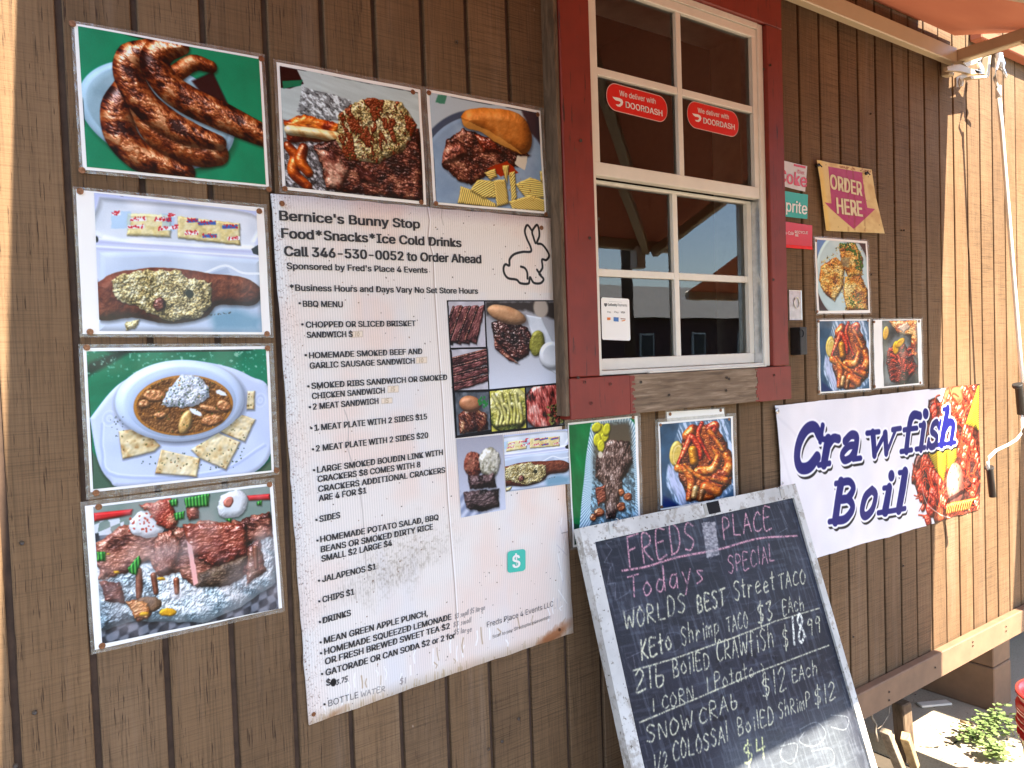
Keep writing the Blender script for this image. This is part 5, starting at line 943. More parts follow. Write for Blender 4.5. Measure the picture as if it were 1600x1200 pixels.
ck = thing('drink_label', 'white diet Coke label with red script, top of three beside the red trim', 'label', 'drink labels beside the window trim')
cfn = defo(.0012, 40, 30, 2)
patch('label_sheet', [(1206, 248), (1259, 260), (1256, 300), (1207, 288)], .003, MAT['coke_white'], ck, cfn, 6, 5)
patch('red_band', [(1238, 256.6), (1256.5, 260.6), (1256, 264), (1238, 260)], .0036, MAT['coke_red'], ck, cfn, 3, 1)
lt = Letters((1200, 230, 5.333), .0040, cfn); lt.add('Coke', (80, 286), (318, 335), 110, .014, .10); lt.add('Diet', (245, 218), (300, 232), 32, .0, .1); lt.build('lettering', MAT['coke_red'], ck)
sp = thing('drink_label', 'teal Sprite label with white lettering, middle of three beside the red trim', 'label', 'drink labels beside the window trim')
patch('label_sheet', [(1206, 296), (1260.4, 304.6), (1259.6, 342.5), (1207, 337)], .003, MAT['teal'], sp, cfn, 6, 5)
lt = Letters((1200, 230, 5.333), .0040, cfn); lt.add('Sprite', (88, 524), (322, 560), 98, .010, .12); lt.build('lettering', MAT['white_ink'], sp)
rc = thing('drink_label', 'bright red Coca-Cola recycle me label, bottom of three beside the red trim', 'label', 'drink labels beside the window trim')
patch('label_sheet', [(1206, 344), (1267, 352.5), (1266.5, 390.5), (1207, 386)], .003, MAT['coke_red'], rc, cfn, 6, 5)
patch('glossy_edge', [(1207, 381), (1265.5, 385.5), (1266.5, 390.5), (1207, 386)], .0046, plain('deep_red_edge', (.75, .01, .015), .2, bmp=0), rc, cfn, 6, 1)
lt = Letters((1200, 230, 5.333), .0040, cfn); lt.add('RECYCLE', (222, 718), (328, 724), 22, .008); lt.add('ME', (224, 744), (252, 746), 20, .008); lt.add('Coca-Cola', (95, 726), (208, 732), 30, .0, .1); lt.build('lettering', MAT['white_ink'], rc)
tg = thing('silver_tag', 'small crinkled silver tag on the siding right of the window trim', 'tag')
b = MB().box(P(1232, 500, .001)+Vector((0, 0, 0)), P(1252, 454, .004), .001); b.build('plate', MAT['steel'], tg)
q = P(1245, 473, .0055); MB().tube([q+Vector((math.cos(a)*.012, 0, math.sin(a)*.016)) for a in [i*math.pi/8 for i in range(17)]], .0018, 6).build('loop', MAT['white_rod'], tg)
bx = thing('outlet_box', 'small black outlet box with a lens on the siding beside the window', 'box')
a_ = P(1236, 555, 0); c_ = P(1257, 512, .03)
MB().box((a_.x-.004, -.034, a_.z), (c_.x+.006, -.001, c_.z+.002), .004, seg=2).build('casing', MAT['black'], bx)
q = P(1252, 521, .035); MB().lathe([(.001, -.003), (.009, -.002), (.011, .001)], q, 14, 'y').build('lens', MAT['jet'], bx)
# ------------------------------------------------------------------ window stickers
MAT['dd_red'] = plain('sticker_red', (.66, .012, .010), .3, var=.03, bmp=0); MAT['dd_edge'] = plain('sticker_edge', (.72, .45, .40), .4, bmp=0)
Z1_ = (840, 0, 4)
for nm_, q, t1, t2, lg, side in (('left', [(430, 505), (812, 610), (812, 795), (430, 680)], ((512, 598), (738, 650), 34), ((552, 672), (780, 727), 38), (468, 604), 'left'), ('right', [(935, 620), (1257, 705), (1257, 875), (935, 790)], ((1002, 703), (1195, 746), 30), ((1037, 770), (1232, 812), 35), (966, 708), 'right')):
    t = thing('window_sticker', 'red rounded We deliver with DOORDASH sticker in the %s pane of the upper sash' % side, 'sticker', 'red delivery stickers on the glass')
    cn = [np.array(U(840+x/4, y/4, .0205)) for x, y in q]
    def rr(ins, w, name, mat):
        a = cn[0]; ex = cn[1]-cn[0]; ey = cn[3]-cn[0]; W_ = np.hypot(*ex); H_ = np.hypot(*ey); ex = ex/W_; ey = ey/H_; r = H_*.47; pts = []
        for sx, sy, a0 in ((1, 0, -90), (1, 1, 0), (0, 1, 90), (0, 0, 180)):
            cx = (W_-r-ins*0) if sx else r; cy = (H_-r) if sy else r
            for k in range(11):
                an = math.radians(a0+9*k); pts.append(a+ex*(cx+(r-ins)*math.cos(an))+ey*(cy+(r-ins)*math.sin(an)))
        mesh(name, [(p_[0], -w, p_[1]) for p_ in pts], [tuple(range(len(pts)))], mat, t)
    rr(0, .0200, 'sticker_edge', MAT['dd_edge']); rr(.0018, .0204, 'sticker', MAT['dd_red'])
    lt = Letters(Z1_, .0208); lt.add('We deliver with', *t1, .004); lt.add('DOORDASH', *t2, .010); lt.build('lettering', MAT['white_ink'], t)
    s_ = 1 if side == 'left' else .86; x0, y0 = lg
    decal('logo', [(840+(x0+x*s_)/4, (y0+y*s_)/4) for x, y in [(0, 0), (42, 8), (60, 18), (67, 34), (62, 52), (48, 64), (30, 60), (20, 48), (40, 50), (50, 42), (50, 34), (42, 28), (22, 24), (10, 14)]], .0208, MAT['white_ink'], t)
cd = thing('payment_card', 'white GoDaddy Payments card with small payment logos in the lower left pane', 'card')
Z2_ = (840, 280, 3.158)
decal('card', [(840+x/3.158, 280+y/3.158) for x, y in [(320, 583), (446, 590), (452, 596), (458, 790), (452, 797), (324, 792), (318, 786), (313, 590)]], -.0055+.0005, MAT['paper'], cd)
lt = Letters(Z2_, -.0045); lt.add('GoDaddy', (347, 625), (392, 627), 13, .006); lt.add('Payments', (396, 626), (442, 629), 13, -.006); lt.add('Pay', (345, 659), (362, 660), 9, .0); lt.add('Pay', (380, 659), (400, 661), 9, 0); lt.add('VISA', (411, 661), (431, 662), 9, .008, .1); lt.build('lettering', MAT['ink'], cd)
decal('logo', [(840+x/3.158, 280+y/3.158) for x, y in [(328, 612), (343, 612), (343, 622), (336, 630), (329, 622)]], -.0045, MAT['ink_grey'], cd)
for pts, col in (([(343, 682), (360, 682), (360, 695), (343, 695)], (.75, .2, .03)), ([(375, 680), (400, 682), (400, 703), (375, 701)], (.05, .16, .42)), ([(408, 686), (434, 688), (434, 692), (412, 691)], (.25, .1, .06)), ([(412, 698), (430, 694), (434, 698), (418, 702)], (.7, .25, .05)), ([(352, 603), (416, 606), (416, 607.5), (352, 604.5)], (.4, .4, .4))):
    decal('logo', [(840+x/3.158, 280+y/3.158) for x, y in pts], -.0045, plain('logo_ink', col, .5, bmp=0), cd)
# ------------------------------------------------------------------ chalkboard
ctop = P(905.6, 825, .05); e1 = (P(1243, 756, .05)-ctop); e1.z = 0; BW = e1.length; e1.normalize()
e2 = Vector((-.030, -.3175, -.9478)).normalized(); en = e1.cross(e2); en.normalize()
if en.y > 0: en = -en
ctop.z = 1.178; BH = 1.256/abs(e2.z)-.004
def bp(s, t_, h=0.0): return ctop+e1*s+e2*t_+en*h
def proj(v):
    c = RW.T @ np.array([v.x, v.y+DIST, v.z-EYE]); return CX+FPX*c[0]/c[2], CY+FPX*c[1]/c[2]
cb = thing('chalkboard', 'chalkboard in a chipped white wooden frame leaning on the wall, handwritten daily specials', 'chalkboard')
FW = .034; SL, SR, ST, SB = .034, BW-.024, .036, BH-.036
MAT['chipped'] = None
def chipped():
    m, nt, b = new_mat('chipped_white_paint'); k = noise(nt, coords(nt, (28, 28, 28)), 1, 6, .7); f = noise(nt, coords(nt, (90, 90, 90)), 1, 4)
    c = ramp(nt, noise(nt, coords(nt, (8, 8, 8)), 1, 4), [(.3, (.40, .39, .37)), (.7, (.62, .61, .58))]); c = mixc(nt, ramp(nt, k, [(.54, g(0)), (.60, g(.8))]), c, (.30, .27, .23)); c = mixc(nt, ramp(nt, f, [(.63, g(0)), (.67, g(.9))]), c, (.10, .08, .06))
    L(nt, c, b.inputs['Base Color']); b.inputs['Roughness'].default_value = .6; bump(nt, b, k, .3, .002); return m
MAT['chipped'] = chipped()
def bar(name, pts, h0, h1, mat, parent=cb): return MB().prism([bp(s, t_, h0) for s, t_ in pts], en*(h1-h0)).build(name, mat, parent)
bar('frame_rail', [(0, 0), (BW, 0), (SR, ST), (SL, ST)], -.022, 0, MAT['chipped']); bar('frame_rail', [(SL, SB), (SR, SB), (BW, BH), (0, BH)], -.022, 0, MAT['chipped'])
bar('frame_stile', [(0, .0004), (SL-.0004, ST), (SL-.0004, SB), (0, BH-.0004)], -.022, 0, MAT['chipped']); bar('frame_stile', [(SR+.0004, ST), (BW, .0004), (BW, BH-.0004), (SR+.0004, SB)], -.022, 0, MAT['chipped'])
CHQ = [proj(bp(s, t_, -.006)) for s, t_ in ((SL, ST), (SR, ST), (SR, SB), (SL, SB))]
def chalk_pic():
    w_, h_ = 700, int(700*(SB-ST)/(SR-SL)); p = Pic(w_, h_, C(30, 31, 42), CHQ); Z = lambda x, y: (900+x/2.667, 750+y/2.667)
    vv = math.dist(CHQ[0], CHQ[3])
    p.a *= (.75+.55*p.n(70, 1, 4))[..., None]; n = p.n(5, 2, 3, 9, 1.5); p.put(np.clip((n-.55)*2.2, 0, .28), C(120, 126, 136)); n = p.n(7, 3, 3, 7, .1); p.put(np.clip((n-.58)*2.0, 0, .22), C(110, 116, 130))
    p.put(p.soft(p.poly([Z(*q) for q in [(600, 1200), (660, 1060), (900, 1010), (1100, 900), (1250, 1300), (700, 1500)]], 10, 40), 60)*.5, C(120, 128, 130))  # chalk dust laid where the sun falls, to brighten the lit slate
    for cx_, cy_, r in ((260, 520, 60), (470, 250, 80), (700, 620, 60), (560, 850, 60), (930, 330, 70)): p.put(p.soft(p.ell(*Z(cx_, cy_), r/2.667, r/4, .4, 6, 30), 22)*.14*p.n(9, cx_, 3, 4, .5)*2, C(150, 156, 166))
    p.dots(p.poly([Z(*q) for q in [(560, 720), (840, 720), (800, 960), (400, 1060), (560, 860)]]), [C(20, 20, 30), C(26, 26, 36)], 34, 1.5, 6, 5)
    PK, YW, FT = C(216, 158, 172), C(216, 214, 184), C(116, 120, 132)
    def w(tx, a, b_, cap, col=YW, r=.85, sd=0): strokes(p, tx, Z(*a), Z(*b_), cap/2.667*1.08, r*1.06, col, sd+len(tx), 1.1)
    def l(pts, r, col, al=1.0, sm=False):
        d, _, _ = p.line([Z(*q) for q in pts], r, sm); p.put(p.soft(d, .9)*np.clip(.55+(p.n(2.2, 5, 2)-.4)*2.4, .1, 1)*al, col)
    for q in ([(150, 258), (126, 264), (152, 292), (120, 345), (158, 352), (142, 374), (134, 436), (168, 430), (165, 505), (222, 470), (228, 458)], [(838, 106), (884, 200), (846, 222)], [(205, 550), (280, 520), (240, 600)], [(540, 480), (600, 540), (640, 470)], [(560, 330), (590, 300)], [(210, 745), (275, 715)], [(240, 730), (250, 790)]): l(q, .35, C(160, 158, 170), .7)
    for q in ([(380, 640), (430, 640), (440, 690), (400, 720), (370, 690), (380, 640)], [(480, 570), (520, 640), (560, 570)], [(720, 480), (720, 560), (760, 520), (730, 500)], [(780, 560), (850, 500)]): l(q, .3, FT, .8, True)
    w('FREDS', (222, 372), (512, 282), 112, PK, 1.05, 1); w('PLACE', (612, 246), (826, 204), 82, PK, 1.0, 2); l([(195, 380), (300, 362), (420, 325), (600, 290), (760, 246), (920, 235)], 1.3, PK, 1, True)
    w('Todays', (225, 492), (552, 420), 84, PK, .95, 3); w('SPECIAL', (636, 392), (836, 332), 66, PK, .8, 4)
    w('WORLDS', (205, 622), (470, 552), 70, YW, .95, 5); w('BEST', (508, 556), (630, 518), 62, YW, 1.2, 6); w('Street', (660, 502), (836, 458), 70, YW, .95, 7); w('TACO', (846, 458), (962, 430), 56, YW, .95, 8)
    w('KEto', (275, 748), (412, 702), 70, YW, 1.15, 9); w('Shrimp', (442, 690), (606, 642), 68, YW, .8, 10); w('TACO', (630, 640), (722, 606), 62, YW, .8, 11); w('$3', (758, 604), (830, 578), 78, YW, 1.2, 12); w('EAch', (862, 566), (955, 538), 54, YW, .8, 13); l([(240, 795), (420, 742), (640, 664), (830, 590), (1012, 536)], .9, YW)
    w('2lb', (250, 888), (388, 842), 78, YW, 1.0, 14); w('BoilED', (408, 820), (566, 780), 64, YW, .85, 15); w('CRAWfiSh', (590, 762), (832, 694), 76, YW, .9, 16); w('$', (862, 704), (895, 694), 78, YW, .9, 17); w('18', (902, 694), (968, 672), 98, C(240, 240, 226), 1.9, 18); w('.99', (952, 660), (1028, 628), 66, YW, .95, 19)
    w('1 CORN', (322, 968), (500, 912), 50, YW, .75, 20); w('1 Potato', (545, 884), (752, 812), 56, YW, .75, 21); w('}', (768, 850), (800, 842), 66, YW, .7, 22); l([(268, 1010), (500, 912), (760, 800), (1052, 690)], .9, YW)
    w('SNOW', (298, 1098), (498, 1026), 62, YW, .85, 23); w('CRAb', (515, 1016), (688, 944), 60, YW, .85, 24); w('$12', (778, 908), (888, 864), 86, YW, .9, 25); w('EAch', (902, 846), (1012, 804), 52, YW, .8, 26)
    w('1/2', (330, 1212), (390, 1188), 62, YW, .75, 27); w('COLOSSAl', (408, 1172), (642, 1084), 66, YW, .85, 28); w('BoilED', (676, 1066), (832, 1008), 60, YW, .85, 29); w('ShRimP', (846, 996), (982, 940), 54, YW, .75, 30); w('$12', (994, 946), (1090, 906), 68, YW, .9, 31)
    w('6', (600, 1240), (640, 1230), 70, YW, .9, 32); w('$4', (700, 1196), (806, 1146), 80, C(236, 238, 170), 1.1, 33)
    for q in ([(850, 1110), (920, 1100), (900, 1180), (850, 1150), (870, 1090)], [(930, 1040), (1000, 1010), (1040, 1060), (990, 1110), (930, 1090), (950, 1050)], [(1060, 980), (1130, 990), (1120, 1040), (1060, 1030)], [(980, 1130), (1060, 1120), (1070, 1180), (1000, 1200)]): l(q, .4, C(196, 204, 204), .7, True)
    d = p.poly([Z(*q) for q in [(524, 182), (580, 176), (598, 314), (545, 326)]], 2.5, 5); n = p.n(3.4, 7, 4, 2.5, .2); p.put(p.soft(d, 1.5)*.85, p.pal([C(96, 96, 104), C(150, 148, 154), C(196, 194, 196)], np.clip((n-.5)*2.2+.5, 0, 1)))
    return p.done(1.0, .03)
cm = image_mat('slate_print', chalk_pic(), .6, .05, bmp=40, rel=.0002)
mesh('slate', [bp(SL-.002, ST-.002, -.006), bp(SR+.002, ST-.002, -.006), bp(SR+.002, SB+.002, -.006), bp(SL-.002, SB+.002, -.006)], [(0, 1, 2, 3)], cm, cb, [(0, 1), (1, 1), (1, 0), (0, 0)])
bar('backing', [(.01, .01), (BW-.01, .01), (BW-.01, BH-.01), (.01, BH-.01)], -.020, -.010, MAT['edgewood'])
# tape, clips and a wire hook on the top rail
def bs(px, py):
    r = Vector(ray(px, py)); o = Vector((0, -DIST, EYE)); t = en.dot(ctop-o)/en.dot(r); v = o+r*t-ctop; c = e1.dot(e2)
    a, b_ = v.dot(e1), v.dot(e2); return (a-c*b_)/(1-c*c), (b_-c*a)/(1-c*c)
def strip(name, q, mat, h=.0012):
    pts = [bs(*x) for x in q]; bar(name, pts, .0004, h, mat)
strip('tape', [(1103, 786), (1122, 782), (1126, 800), (1108, 804)], MAT['jet']); strip('tape', [(1098, 788), (1103, 787), (1107, 805), (1102, 806)], plain('foil_tape', (.34, .31, .26), .4, .3))
strip('tape', [(1217, 762), (1223, 761), (1227, 777), (1221, 779)], plain('foil_tape_dull', (.36, .33, .29), .4, .3)); strip('tape', [(950, 817), (956, 815.5), (959, 834), (953, 836)], plain('foil_tape_pale', (.5, .47, .42), .4, .3))
def wire(px0, py0, name):
    s, t_ = bs(px0, py0); pts = [bp(s+.008*math.sin(a*1.0), t_+.02*a/6.28-.006, .004+.004*math.cos(a)) for a in np.linspace(0, 6.28, 14)]
    MB().tube(pts, .0012, 6).build(name, MAT['steel'], cb)
wire(960, 815, 'wire_hook'); wire(1219, 757, 'wire_hook')
# ------------------------------------------------------------------ awning
aw = thing('awning', 'terracotta canvas awning with beige arms above the serving window', 'awning')
AL, AR, AZ, AF, AH = .128, 2.885, 2.624, 1.30, 2.085
def canvas_sheet(name, x0, x1, parent, nx=48, ny=14, skew=0.0, af=None, ah=None):
    AF_, AH_ = af or AF, ah or AH
    vs_ = []; fs = []
    for j in range(ny+1):
        for i in range(nx+1):
            s, t_ = i/nx, j/ny; x = x0+skew*t_*(1-s)+(x1-x0)*s; y = -.012-(AF_-.012)*t_; z = AZ+(AH_-AZ)*(.68*t_+.32*t_*t_)-.002*math.sin(math.pi*t_)*(1+.3*math.sin(x*5))+.006*math.sin(x*11+t_*3)*math.sin(math.pi*t_)*.7
            vs_.append((x, y, z))
    n0 = len(vs_)
    for j in range(ny):
        for i in range(nx): a = j*(nx+1)+i; fs.append((a, a+1, a+nx+2, a+nx+1))
    return mesh(name, vs_, fs, MAT['fabric'], parent, None, True)
canvas_sheet('canvas', AL, AR, aw, skew=.062)
MB().box((AL-.02, -.058, 2.497), (2.800, -.030, 2.549), .003).build('torsion_bar', MAT['beige'], aw)
MB().box((AL+.062, -AF-.03, AH-.045), (AR, -AF+.01, AH+.004), .006).build('lead_bar', MAT['beige'], aw)
def beam(a, b_, w_, h_, name, mat, parent):
    a, b_ = Vector(a), Vector(b_); d = (b_-a).normalized(); s = d.cross(Vector((0, 0, 1))).normalized()*w_/2; u = s.cross(d).normalized()*h_/2
    m = MB(); bm = m.bm; A = [bm.verts.new(a+x) for x in (s+u, s-u, -s-u, -s+u)]; B2 = [bm.verts.new(b_+x) for x in (s+u, s-u, -s-u, -s+u)]
    bm.faces.new(A); bm.faces.new(B2[::-1])
    for i in range(4): bm.faces.new((A[(i+1) % 4], A[i], B2[i], B2[(i+1) % 4]))
    bmesh.ops.bevel(bm, geom=bm.edges[:], offset=min(w_, h_)*.08, segments=1, affect='EDGES'); return m.build(name, mat, parent)
beam((2.822, -.034, 2.524), (2.838, -.26, 2.530), .040, .040, 'arm', MAT['beige'], aw); beam((2.838, -.25, 2.524), (2.74, -AF, 2.03), .036, .042, 'arm', MAT['beige'], aw)
beam((1.10, -.06, 2.49), (2.66, -AF+.03, 2.035), .034, .042, 'arm', MAT['beige'], aw)
MB().box((2.60, -AF-.02, 1.95), (2.66, -AF+.03, 2.055), .006).build('arm_clip', MAT['white_rod'], aw)
MB().box((2.802, -.030, 2.47), (2.84, -.002, 2.545), .003).build('wall_bracket', MAT['beige'], aw)
def plate(pts, w, th, name, mat): return MB().prism([P(x, y, w) for x, y in pts], (0, th, 0)).build(name, mat, aw)
plate([(1480, 104), (1500, 100), (1520, 108), (1535, 113), (1520, 116), (1500, 111), (1481, 110)], .07, .012, 'lug_plate', MAT['beige'])
plate([(1494, 121), (1505, 115), (1530, 111), (1537, 114), (1508, 122), (1505, 134), (1494, 136)], .06, .006, 'lug_plate', MAT['beige'])
plate([(1516, 119), (1545, 117), (1545, 121), (1518, 123)], .08, .02, 'lug_plate', MAT['beige'])
plate([(1527, 96), (1531, 94), (1537, 104), (1541, 116), (1525, 114), (1522, 108), (1533, 110)], .07, .006, 'gear_bracket', MAT['steel'])
plate([(1545, 88), (1549, 86), (1546, 118), (1541, 118)], .075, .02, 'gear_bracket', MAT['beige'])
plate([(1504, 98), (1538, 85), (1530, 97), (1512, 104)], .07, .01, 'gear_bracket', MAT['beige'])
q = P(1499, 129, .066); MB().tube([q+Vector((math.cos(a)*.008, -.002, math.sin(a)*.014)) for a in np.linspace(0, 6.28, 14)], .0028, 6).build('eye', MAT['beige'], aw)
MB().box((AL, -.022, AZ+.004), (2.66, -.001, AZ+.02), .002).build('wall_rail', MAT['fabric'], aw)
aw2 = thing('awning', 'second terracotta awning further right along the wall, mostly outside the frame', 'awning')
canvas_sheet('canvas', 3.640, 6.6, aw2, 30, 8, skew=-.146, af=1.75, ah=1.90)
MB().box((3.02, -.045, AZ+.01), (6.6, -.002, AZ+.05), .004).build('wall_rail', MAT['fabric'], aw2)
MB().box((3.495, -1.78, 1.855), (6.6, -1.74, 1.904), .006).build('lead_bar', MAT['beige'], aw2)
# crank rod
cr = thing('awning_crank', 'white awning crank rod with two black grips hanging by the lit wall', 'crank')
top = P(1560, 140, .11); bot = P(1597, 598, .14)
MB().tube([top.lerp(bot, k/8) for k in range(9)], .0075, 12).build('rod', MAT['white_rod'], cr)
MB().tube([top+Vector((0, 0, .012)), top-Vector((0, 0, .03))], .0095, 12).build('collar', MAT['white_rod'], cr)
ap = P(1562, 88, .11); MB().tube([ap, P(1557, 105, .11), P(1554, 122, .11), P(1559, 136, .11)], .0055, 8).build('hook', MAT['steel'], cr)
MB().tube([ap, P(1567, 100, .11), P(1566, 106, .115), P(1571, 118, .11), P(1572, 121, .11)], [.010, .009, .007, .006, .005], 8).build('hook', MAT['steel'], cr)
MB().tube([P(1561, 84, .105), P(1561, 106, .105)], .013, 8).build('worm_eye', MAT['steel'], aw)
MB().tube([P(1589.5, 600, .14), P(1590, 603, .14), P(1592, 606, .14), P(1596, 647, .14)], [.017, .017, .0125, .0135], 14).build('grip', MAT['black'], cr)
k_ = [(1596, 645), (1596.5, 668), (1595, 678), (1588, 687), (1575, 695), (1556, 704), (1546, 714), (1543.5, 722), (1544, 734)]
MB().tube([P(x, y, .14) for x, y in k_], .0052, 10).build('crank_bend', MAT['white_rod'], cr)
MB().tube([P(1545.5, 730, .14), P(1546, 732, .14), P(1546.5, 735, .14), P(1551, 776, .14)], [.014, .014, .011, .011], 14).build('grip', MAT['black'], cr)
# ------------------------------------------------------------------ under the shed
pier = thing('masonry_pier', 'brown masonry pier under the far end of the shed wall', 'pier')
px_ = 3.43
MB().box((px_, .115, 0), (px_+.16, 1.2, .185), .004).build('block', MAT['skirt'], pier); MB().box((px_+.001, .117, .188), (px_+.159, 1.2, .398), .004).build('block', MAT['skirt'], pier)
MAT['grey_stake'] = raw_wood('grey_stake_wood', (.30, .23, .16), (.48, .40, .30), 60, 14); MAT['lumber'] = raw_wood('yellow_lumber', (.42, .30, .15), (.55, .42, .24), 40, 12)
st = thing('wood_stake', 'weathered grey split stake standing under the wall by the chalkboard', 'stake')
beam(GZ(1418, 1230, 0), P(1383, 1142, -.06), .035, .022, 'stake', MAT['grey_stake'], st)
st = thing('timber_post', 'dark brown timber post under the shed with a sunlit yellowish foot', 'post')
beam(GZ(1424, 1190, 0)+Vector((.0, .02, 0)), P(1408, 1096, -.16), .05, .05, 'post', MAT['edgewood'], st); beam(GZ(1432, 1206, .0), P(1414, 1150, -.04), .028, .03, 'post_foot', MAT['lumber'], st)
vn_ = thing('dry_vine', 'thin dry vine hanging from the skirt board beside the chalkboard', 'vine')
MB().tube([P(1361, 1112, -.02), P(1363, 1122, -.03), P(1369, 1132, -.02), P(1368, 1142, -.02), P(1371, 1158, -.02)], .004, 6).tube([P(1390, 1098, -.03), P(1388, 1118, -.02), P(1378, 1134, -.02), P(1371, 1139, -.02)], .002, 6).build('stem', MAT['grey_stake'], vn_)
db = thing('plastic_scrap', 'flat white scrap lying on the slab in front of the pier', 'scrap')
c_ = GZ(1460, 1102, 0); MB().box(c_+Vector((-.07, -.02, .002)), c_+Vector((.07, .02, .012)), .003, rot=Matrix.Rotation(-.5, 3, 'Z')).build('scrap', MAT['vinyl'], db)
sk = thing('stick', 'pale broken stick on the slab behind the weeds', 'stick')
MB().tube([GZ(1501, 1127, .01), GZ(1512, 1130, .014), GZ(1520, 1131, .016)], .006, 7).build('branch', MAT['lumber'], sk)
def leaf_mat():
    m, nt, b = new_mat('weed_leaf'); oi = noise(nt, coords(nt, (30, 30, 30)), 1, 2); c = ramp(nt, oi, [(.3, (.13, .20, .06)), (.7, (.28, .36, .15))])
    L(nt, c, b.inputs['Base Color']); b.inputs['Roughness'].default_value = .45
    tr = N(nt, 'ShaderNodeBsdfTranslucent'); L(nt, c, tr.inputs[0]); mx = N(nt, 'ShaderNodeMixShader'); mx.inputs[0].default_value = .3
    L(nt, b.outputs[0], mx.inputs[1]); L(nt, tr.outputs[0], mx.inputs[2]); L(nt, mx.outputs[0], nt.nodes['Material Output'].inputs[0]); return m
MAT['leaf'] = leaf_mat(); MAT['stem'] = plain('green_stem', (.10, .13, .05), .6)
def weed(label, stems, seed, n=26, spread=.05):
    t = thing('weed', label, 'weed', 'weeds growing through the slab'); R2 = random.Random(seed); lm = MB(); sm = MB()
    for q in stems:
        sm.tube(q, .0022, 5)
        for i in range(int(n*1.7)):
            k = R2.random()**.7*(len(q)-1); j = min(int(k), len(q)-2); c = q[j].lerp(q[j+1], k-j)+Vector((R2.gauss(0, spread*.5), R2.gauss(0, spread*.5), abs(R2.gauss(0, spread*.5))))
            a = R2.uniform(0, 6.28); l = R2.uniform(.009, .019); w_ = l*.62; d = Vector((math.cos(a), math.sin(a), R2.uniform(-.2, .5))).normalized(); s = d.cross(Vector((0, 0, 1))).normalized(); u = s.cross(d)
            pts = [c, c+d*l*.3+s*w_+u*.002, c+d*l*.8+s*w_*.9, c+d*l*1.35, c+d*l*.8-s*w_*.9, c+d*l*.3-s*w_+u*.002]
            V_ = [lm.bm.verts.new(x) for x in pts]; lm.bm.faces.new((V_[0], V_[1], V_[2], V_[3])); lm.bm.faces.new((V_[0], V_[3], V_[4], V_[5]))
    sm.build('stem', MAT['stem'], t); o = lm.build('foliage', MAT['leaf'], t); o['kind'] = 'stuff'
S = lambda *p: [GZ(x, y, z) for x, y, z in p]
weed('larger leafy green weed lying across the slab crack in the sun', [S((1560, 1150, .0), (1540, 1148, .03), (1520, 1150, .03), (1500, 1152, .02)), S((1560, 1150, 0), (1545, 1140, .05), (1530, 1130, .06)), S((1565, 1140, 0), (1555, 1130, .05), (1545, 1125, .06)), S((1545, 1160, 0), (1530, 1158, .02), (1512, 1156, .02))], 1, 34, .04)
weed('smaller leafy weed nearer the red bucket', [S((1560, 1180, .0), (1552, 1176, .03), (1546, 1172, .04)), S((1558, 1185, 0), (1550, 1183, .02)), S((1565, 1180, .0), (1558, 1170, .05))], 2, 26, .03)
weed('shaded weed against the pier behind the sunlit one', [S((1578, 1140, .0), (1570, 1128, .06), (1560, 1122, .08)), S((1585, 1150, 0), (1580, 1140, .06))], 3, 22, .05)
# red buckets
MAT['bucket'] = plain('red_plastic', (.62, .018, .022), .28, var=.06, scale=12, bmp=.04, coat=.3)
def bucket(label, c, h=.36, r=.145, handle=True):
    t = thing('bucket', label, 'bucket', 'nested red buckets', c)
    prof = [(.001, .004), (r*.83, .004), (r*.86, .012), (r*.98, h*.74), (r*1.07, h*.745), (r*1.07, h*.77), (r*1.0, h*.775), (r*1.01, h*.84), (r*1.09, h*.845), (r*1.09, h*.87), (r*1.02, h*.875), (r*1.03, h*.965), (r*1.09, h*.97), (r*1.09, h), (r*1.0, h), (r*.97, h*.9), (r*.84, .012), (.001, .010)]
    MB().lathe(prof, (0, 0, 0), 40).build('body', MAT['bucket'], t)
    if handle:
        pts = [Vector((math.cos(a)*r*1.12, -.015-math.sin(a)*r*.95, h*.80-math.sin(a)*h*.42)) for a in np.linspace(0, math.pi, 18)]; rt = Matrix.Rotation(math.radians(-50), 3, 'Z')
        MB().tube([rt @ p_ for p_ in pts], .0022, 6).build('handle', MAT['steel'], t); MB().tube([rt @ p_ for p_ in pts[8:11]], .009, 10).build('handle_grip', MAT['white_rod'], t)
BC = GZ(1603, 1113, .37)+Vector((.125, -.09, 0)); BC.z = 0
bucket('lower red plastic bucket with a wire handle at the right edge', BC)
bucket('upper red bucket nested in the lower one', BC+Vector((0, 0, .055)), handle=False)
# ------------------------------------------------------------------ across the yard (seen in the window glass)
MAT['wallfar'] = plain('maroon_siding', (.10, .045, .04), .8, var=.1, scale=1); MAT['rooffar'] = plain('grey_metal_roof', (.42, .40, .36), .5, var=.1, scale=1); MAT['whitefar'] = plain('white_trim', (.7, .7, .7), .6)
MAT['bluegrey'] = plain('blue_grey_boards', (.33, .38, .42), .7, var=.08, scale=2); MAT['dark'] = plain('dark_opening', (.02, .022, .028), .4)
bl = thing('long_building', 'long low maroon building with a grey metal roof across the road', 'building')
MB().box((14, -36, 0), (62, -28, 3.4)).build('wall', MAT['wallfar'], bl); MB().prism([(13.5, -27.4, 3.4), (13.5, -32, 5.6), (13.5, -36.6, 3.4)], (49, 0, 0)).build('roof', MAT['rooffar'], bl)
for i in range(11):
    x = 17+i*4.1; f_ = MB().box((x, -27.99, 1.3), (x+1.1, -27.9, 2.6)).build('window', MAT['whitefar'], bl); MB().box((x+.1, -27.93, 1.4), (x+1.0, -27.86, 2.5)).build('pane', MAT['dark'], f_)
ph = thing('porch_building', 'blue grey porch building standing nearer across the yard', 'building')
MB().box((6.5, -13.5, 0), (11.5, -13.0, .9)).box((6.5, -13.5, 2.3), (11.5, -13.0, 3.2)).build('rail_wall', MAT['bluegrey'], ph)
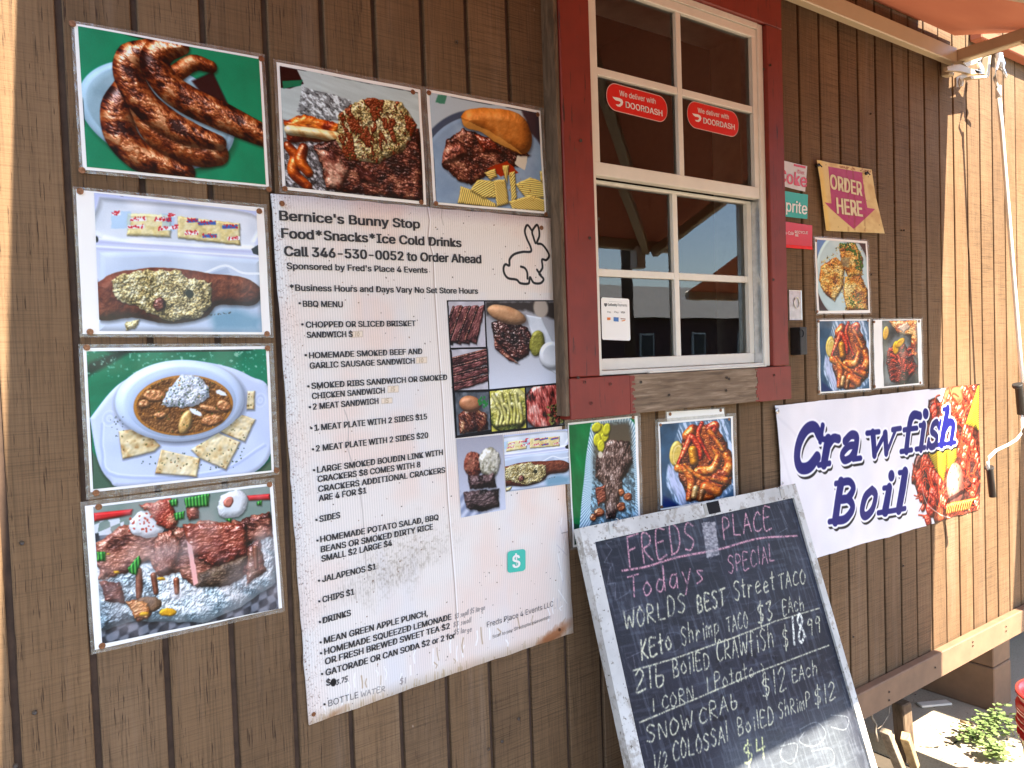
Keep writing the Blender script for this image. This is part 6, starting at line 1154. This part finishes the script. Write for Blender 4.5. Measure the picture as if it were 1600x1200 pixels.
for x in (6.5, 8.1, 9.7, 11.1): MB().box((x, -13.55, 0), (x+.35, -12.95, 3.2)).build('porch_post', MAT['bluegrey'], ph)
MB().box((6.5, -18, 0), (11.5, -15.5, 3.0)).build('wall', MAT['bluegrey'], ph); MB().prism([(6.2, -12.5, 3.2), (6.2, -15.5, 4.6), (6.2, -18.5, 3.2)], (5.6, 0, 0)).build('roof', MAT['rooffar'], ph)
for x in (7.2, 9.2): MB().box((x, -15.5, 1.0), (x+1.0, -15.4, 2.2)).build('window', MAT['dark'], ph)
po = thing('utility_pole', 'dark wooden utility pole across the yard', 'pole'); MB().tube([(12.5, -11.5, 0), (12.5, -11.5, 8)], .13, 10).build('pole', MAT['edgewood'], po); MB().box((11.3, -11.56, 7.2), (13.7, -11.44, 7.35)).build('crossarm', MAT['edgewood'], po)
sg = thing('roadside_sign', 'white roadside sign with red border on a post across the yard', 'sign')
MB().box((19.0, -12.08, 3.2), (21.4, -12, 4.7), .02).build('panel', MAT['whitefar'], sg); MB().box((20.1, -12.1, 0), (20.25, -11.95, 3.2)).build('post', MAT['edgewood'], sg)
MB().box((19.05, -11.99, 4.5), (21.35, -11.98, 4.62)).box((19.05, -11.99, 3.28), (21.35, -11.98, 3.4)).build('border', MAT['coke_red'], sg)
def tree(label, x, y, h, seed):
    t = thing('tree', label, 'tree', 'trees across the road', (x, y, 0)); R2 = random.Random(seed); tm = MB().tube([(0, 0, 0), (.1, 0, h*.3), (.0, .1, h*.6)], [.28, .2, .1], 8)
    cl = [(Vector((R2.gauss(0, h*.14), R2.gauss(0, h*.14), h*(.62+R2.gauss(0, .12)))), h*R2.uniform(.09, .17)) for _ in range(22)]
    for c, r in cl[:9]: tm.tube([(0, 0, h*.35), c*.6+Vector((0, 0, h*.14)), c], [.1, .06, .02], 5)
    tm.build('trunk', MAT['edgewood'], t); lm = MB()
    for c, r in cl:
        for _ in range(170):
            d = Vector((R2.gauss(0, 1), R2.gauss(0, 1), R2.gauss(0, .8))).normalized()*r*R2.uniform(.6, 1.1); p_ = c+d; a = Vector((R2.gauss(0, 1), R2.gauss(0, 1), R2.gauss(0, 1))).normalized(); b_ = a.cross(d).normalized(); s = .13
            lm.bm.faces.new([lm.bm.verts.new(q_) for q_ in (p_+a*s, p_+b_*s*.6, p_-a*s, p_-b_*s*.6)])
    o = lm.build('crown', MAT['leaf'], t); o['kind'] = 'stuff'
tree('tall full tree behind the porch building', 4, -24, 7.5, 1); tree('small round tree left across the road', -6, -22, 6, 2); tree('wide tree beyond the long building', 30, -42, 9, 3)
fe = thing('low_fence', 'low white rail fence along the lawn across the road', 'fence')
for x in np.arange(2, 44, 2.4): MB().box((x, -20.05, 0), (x+.1, -19.95, .9)).build('fence_post', MAT['whitefar'], fe)
for z in (.45, .8): MB().box((2, -19.95, z), (44, -19.9, z+.08)).build('rail', MAT['whitefar'], fe)
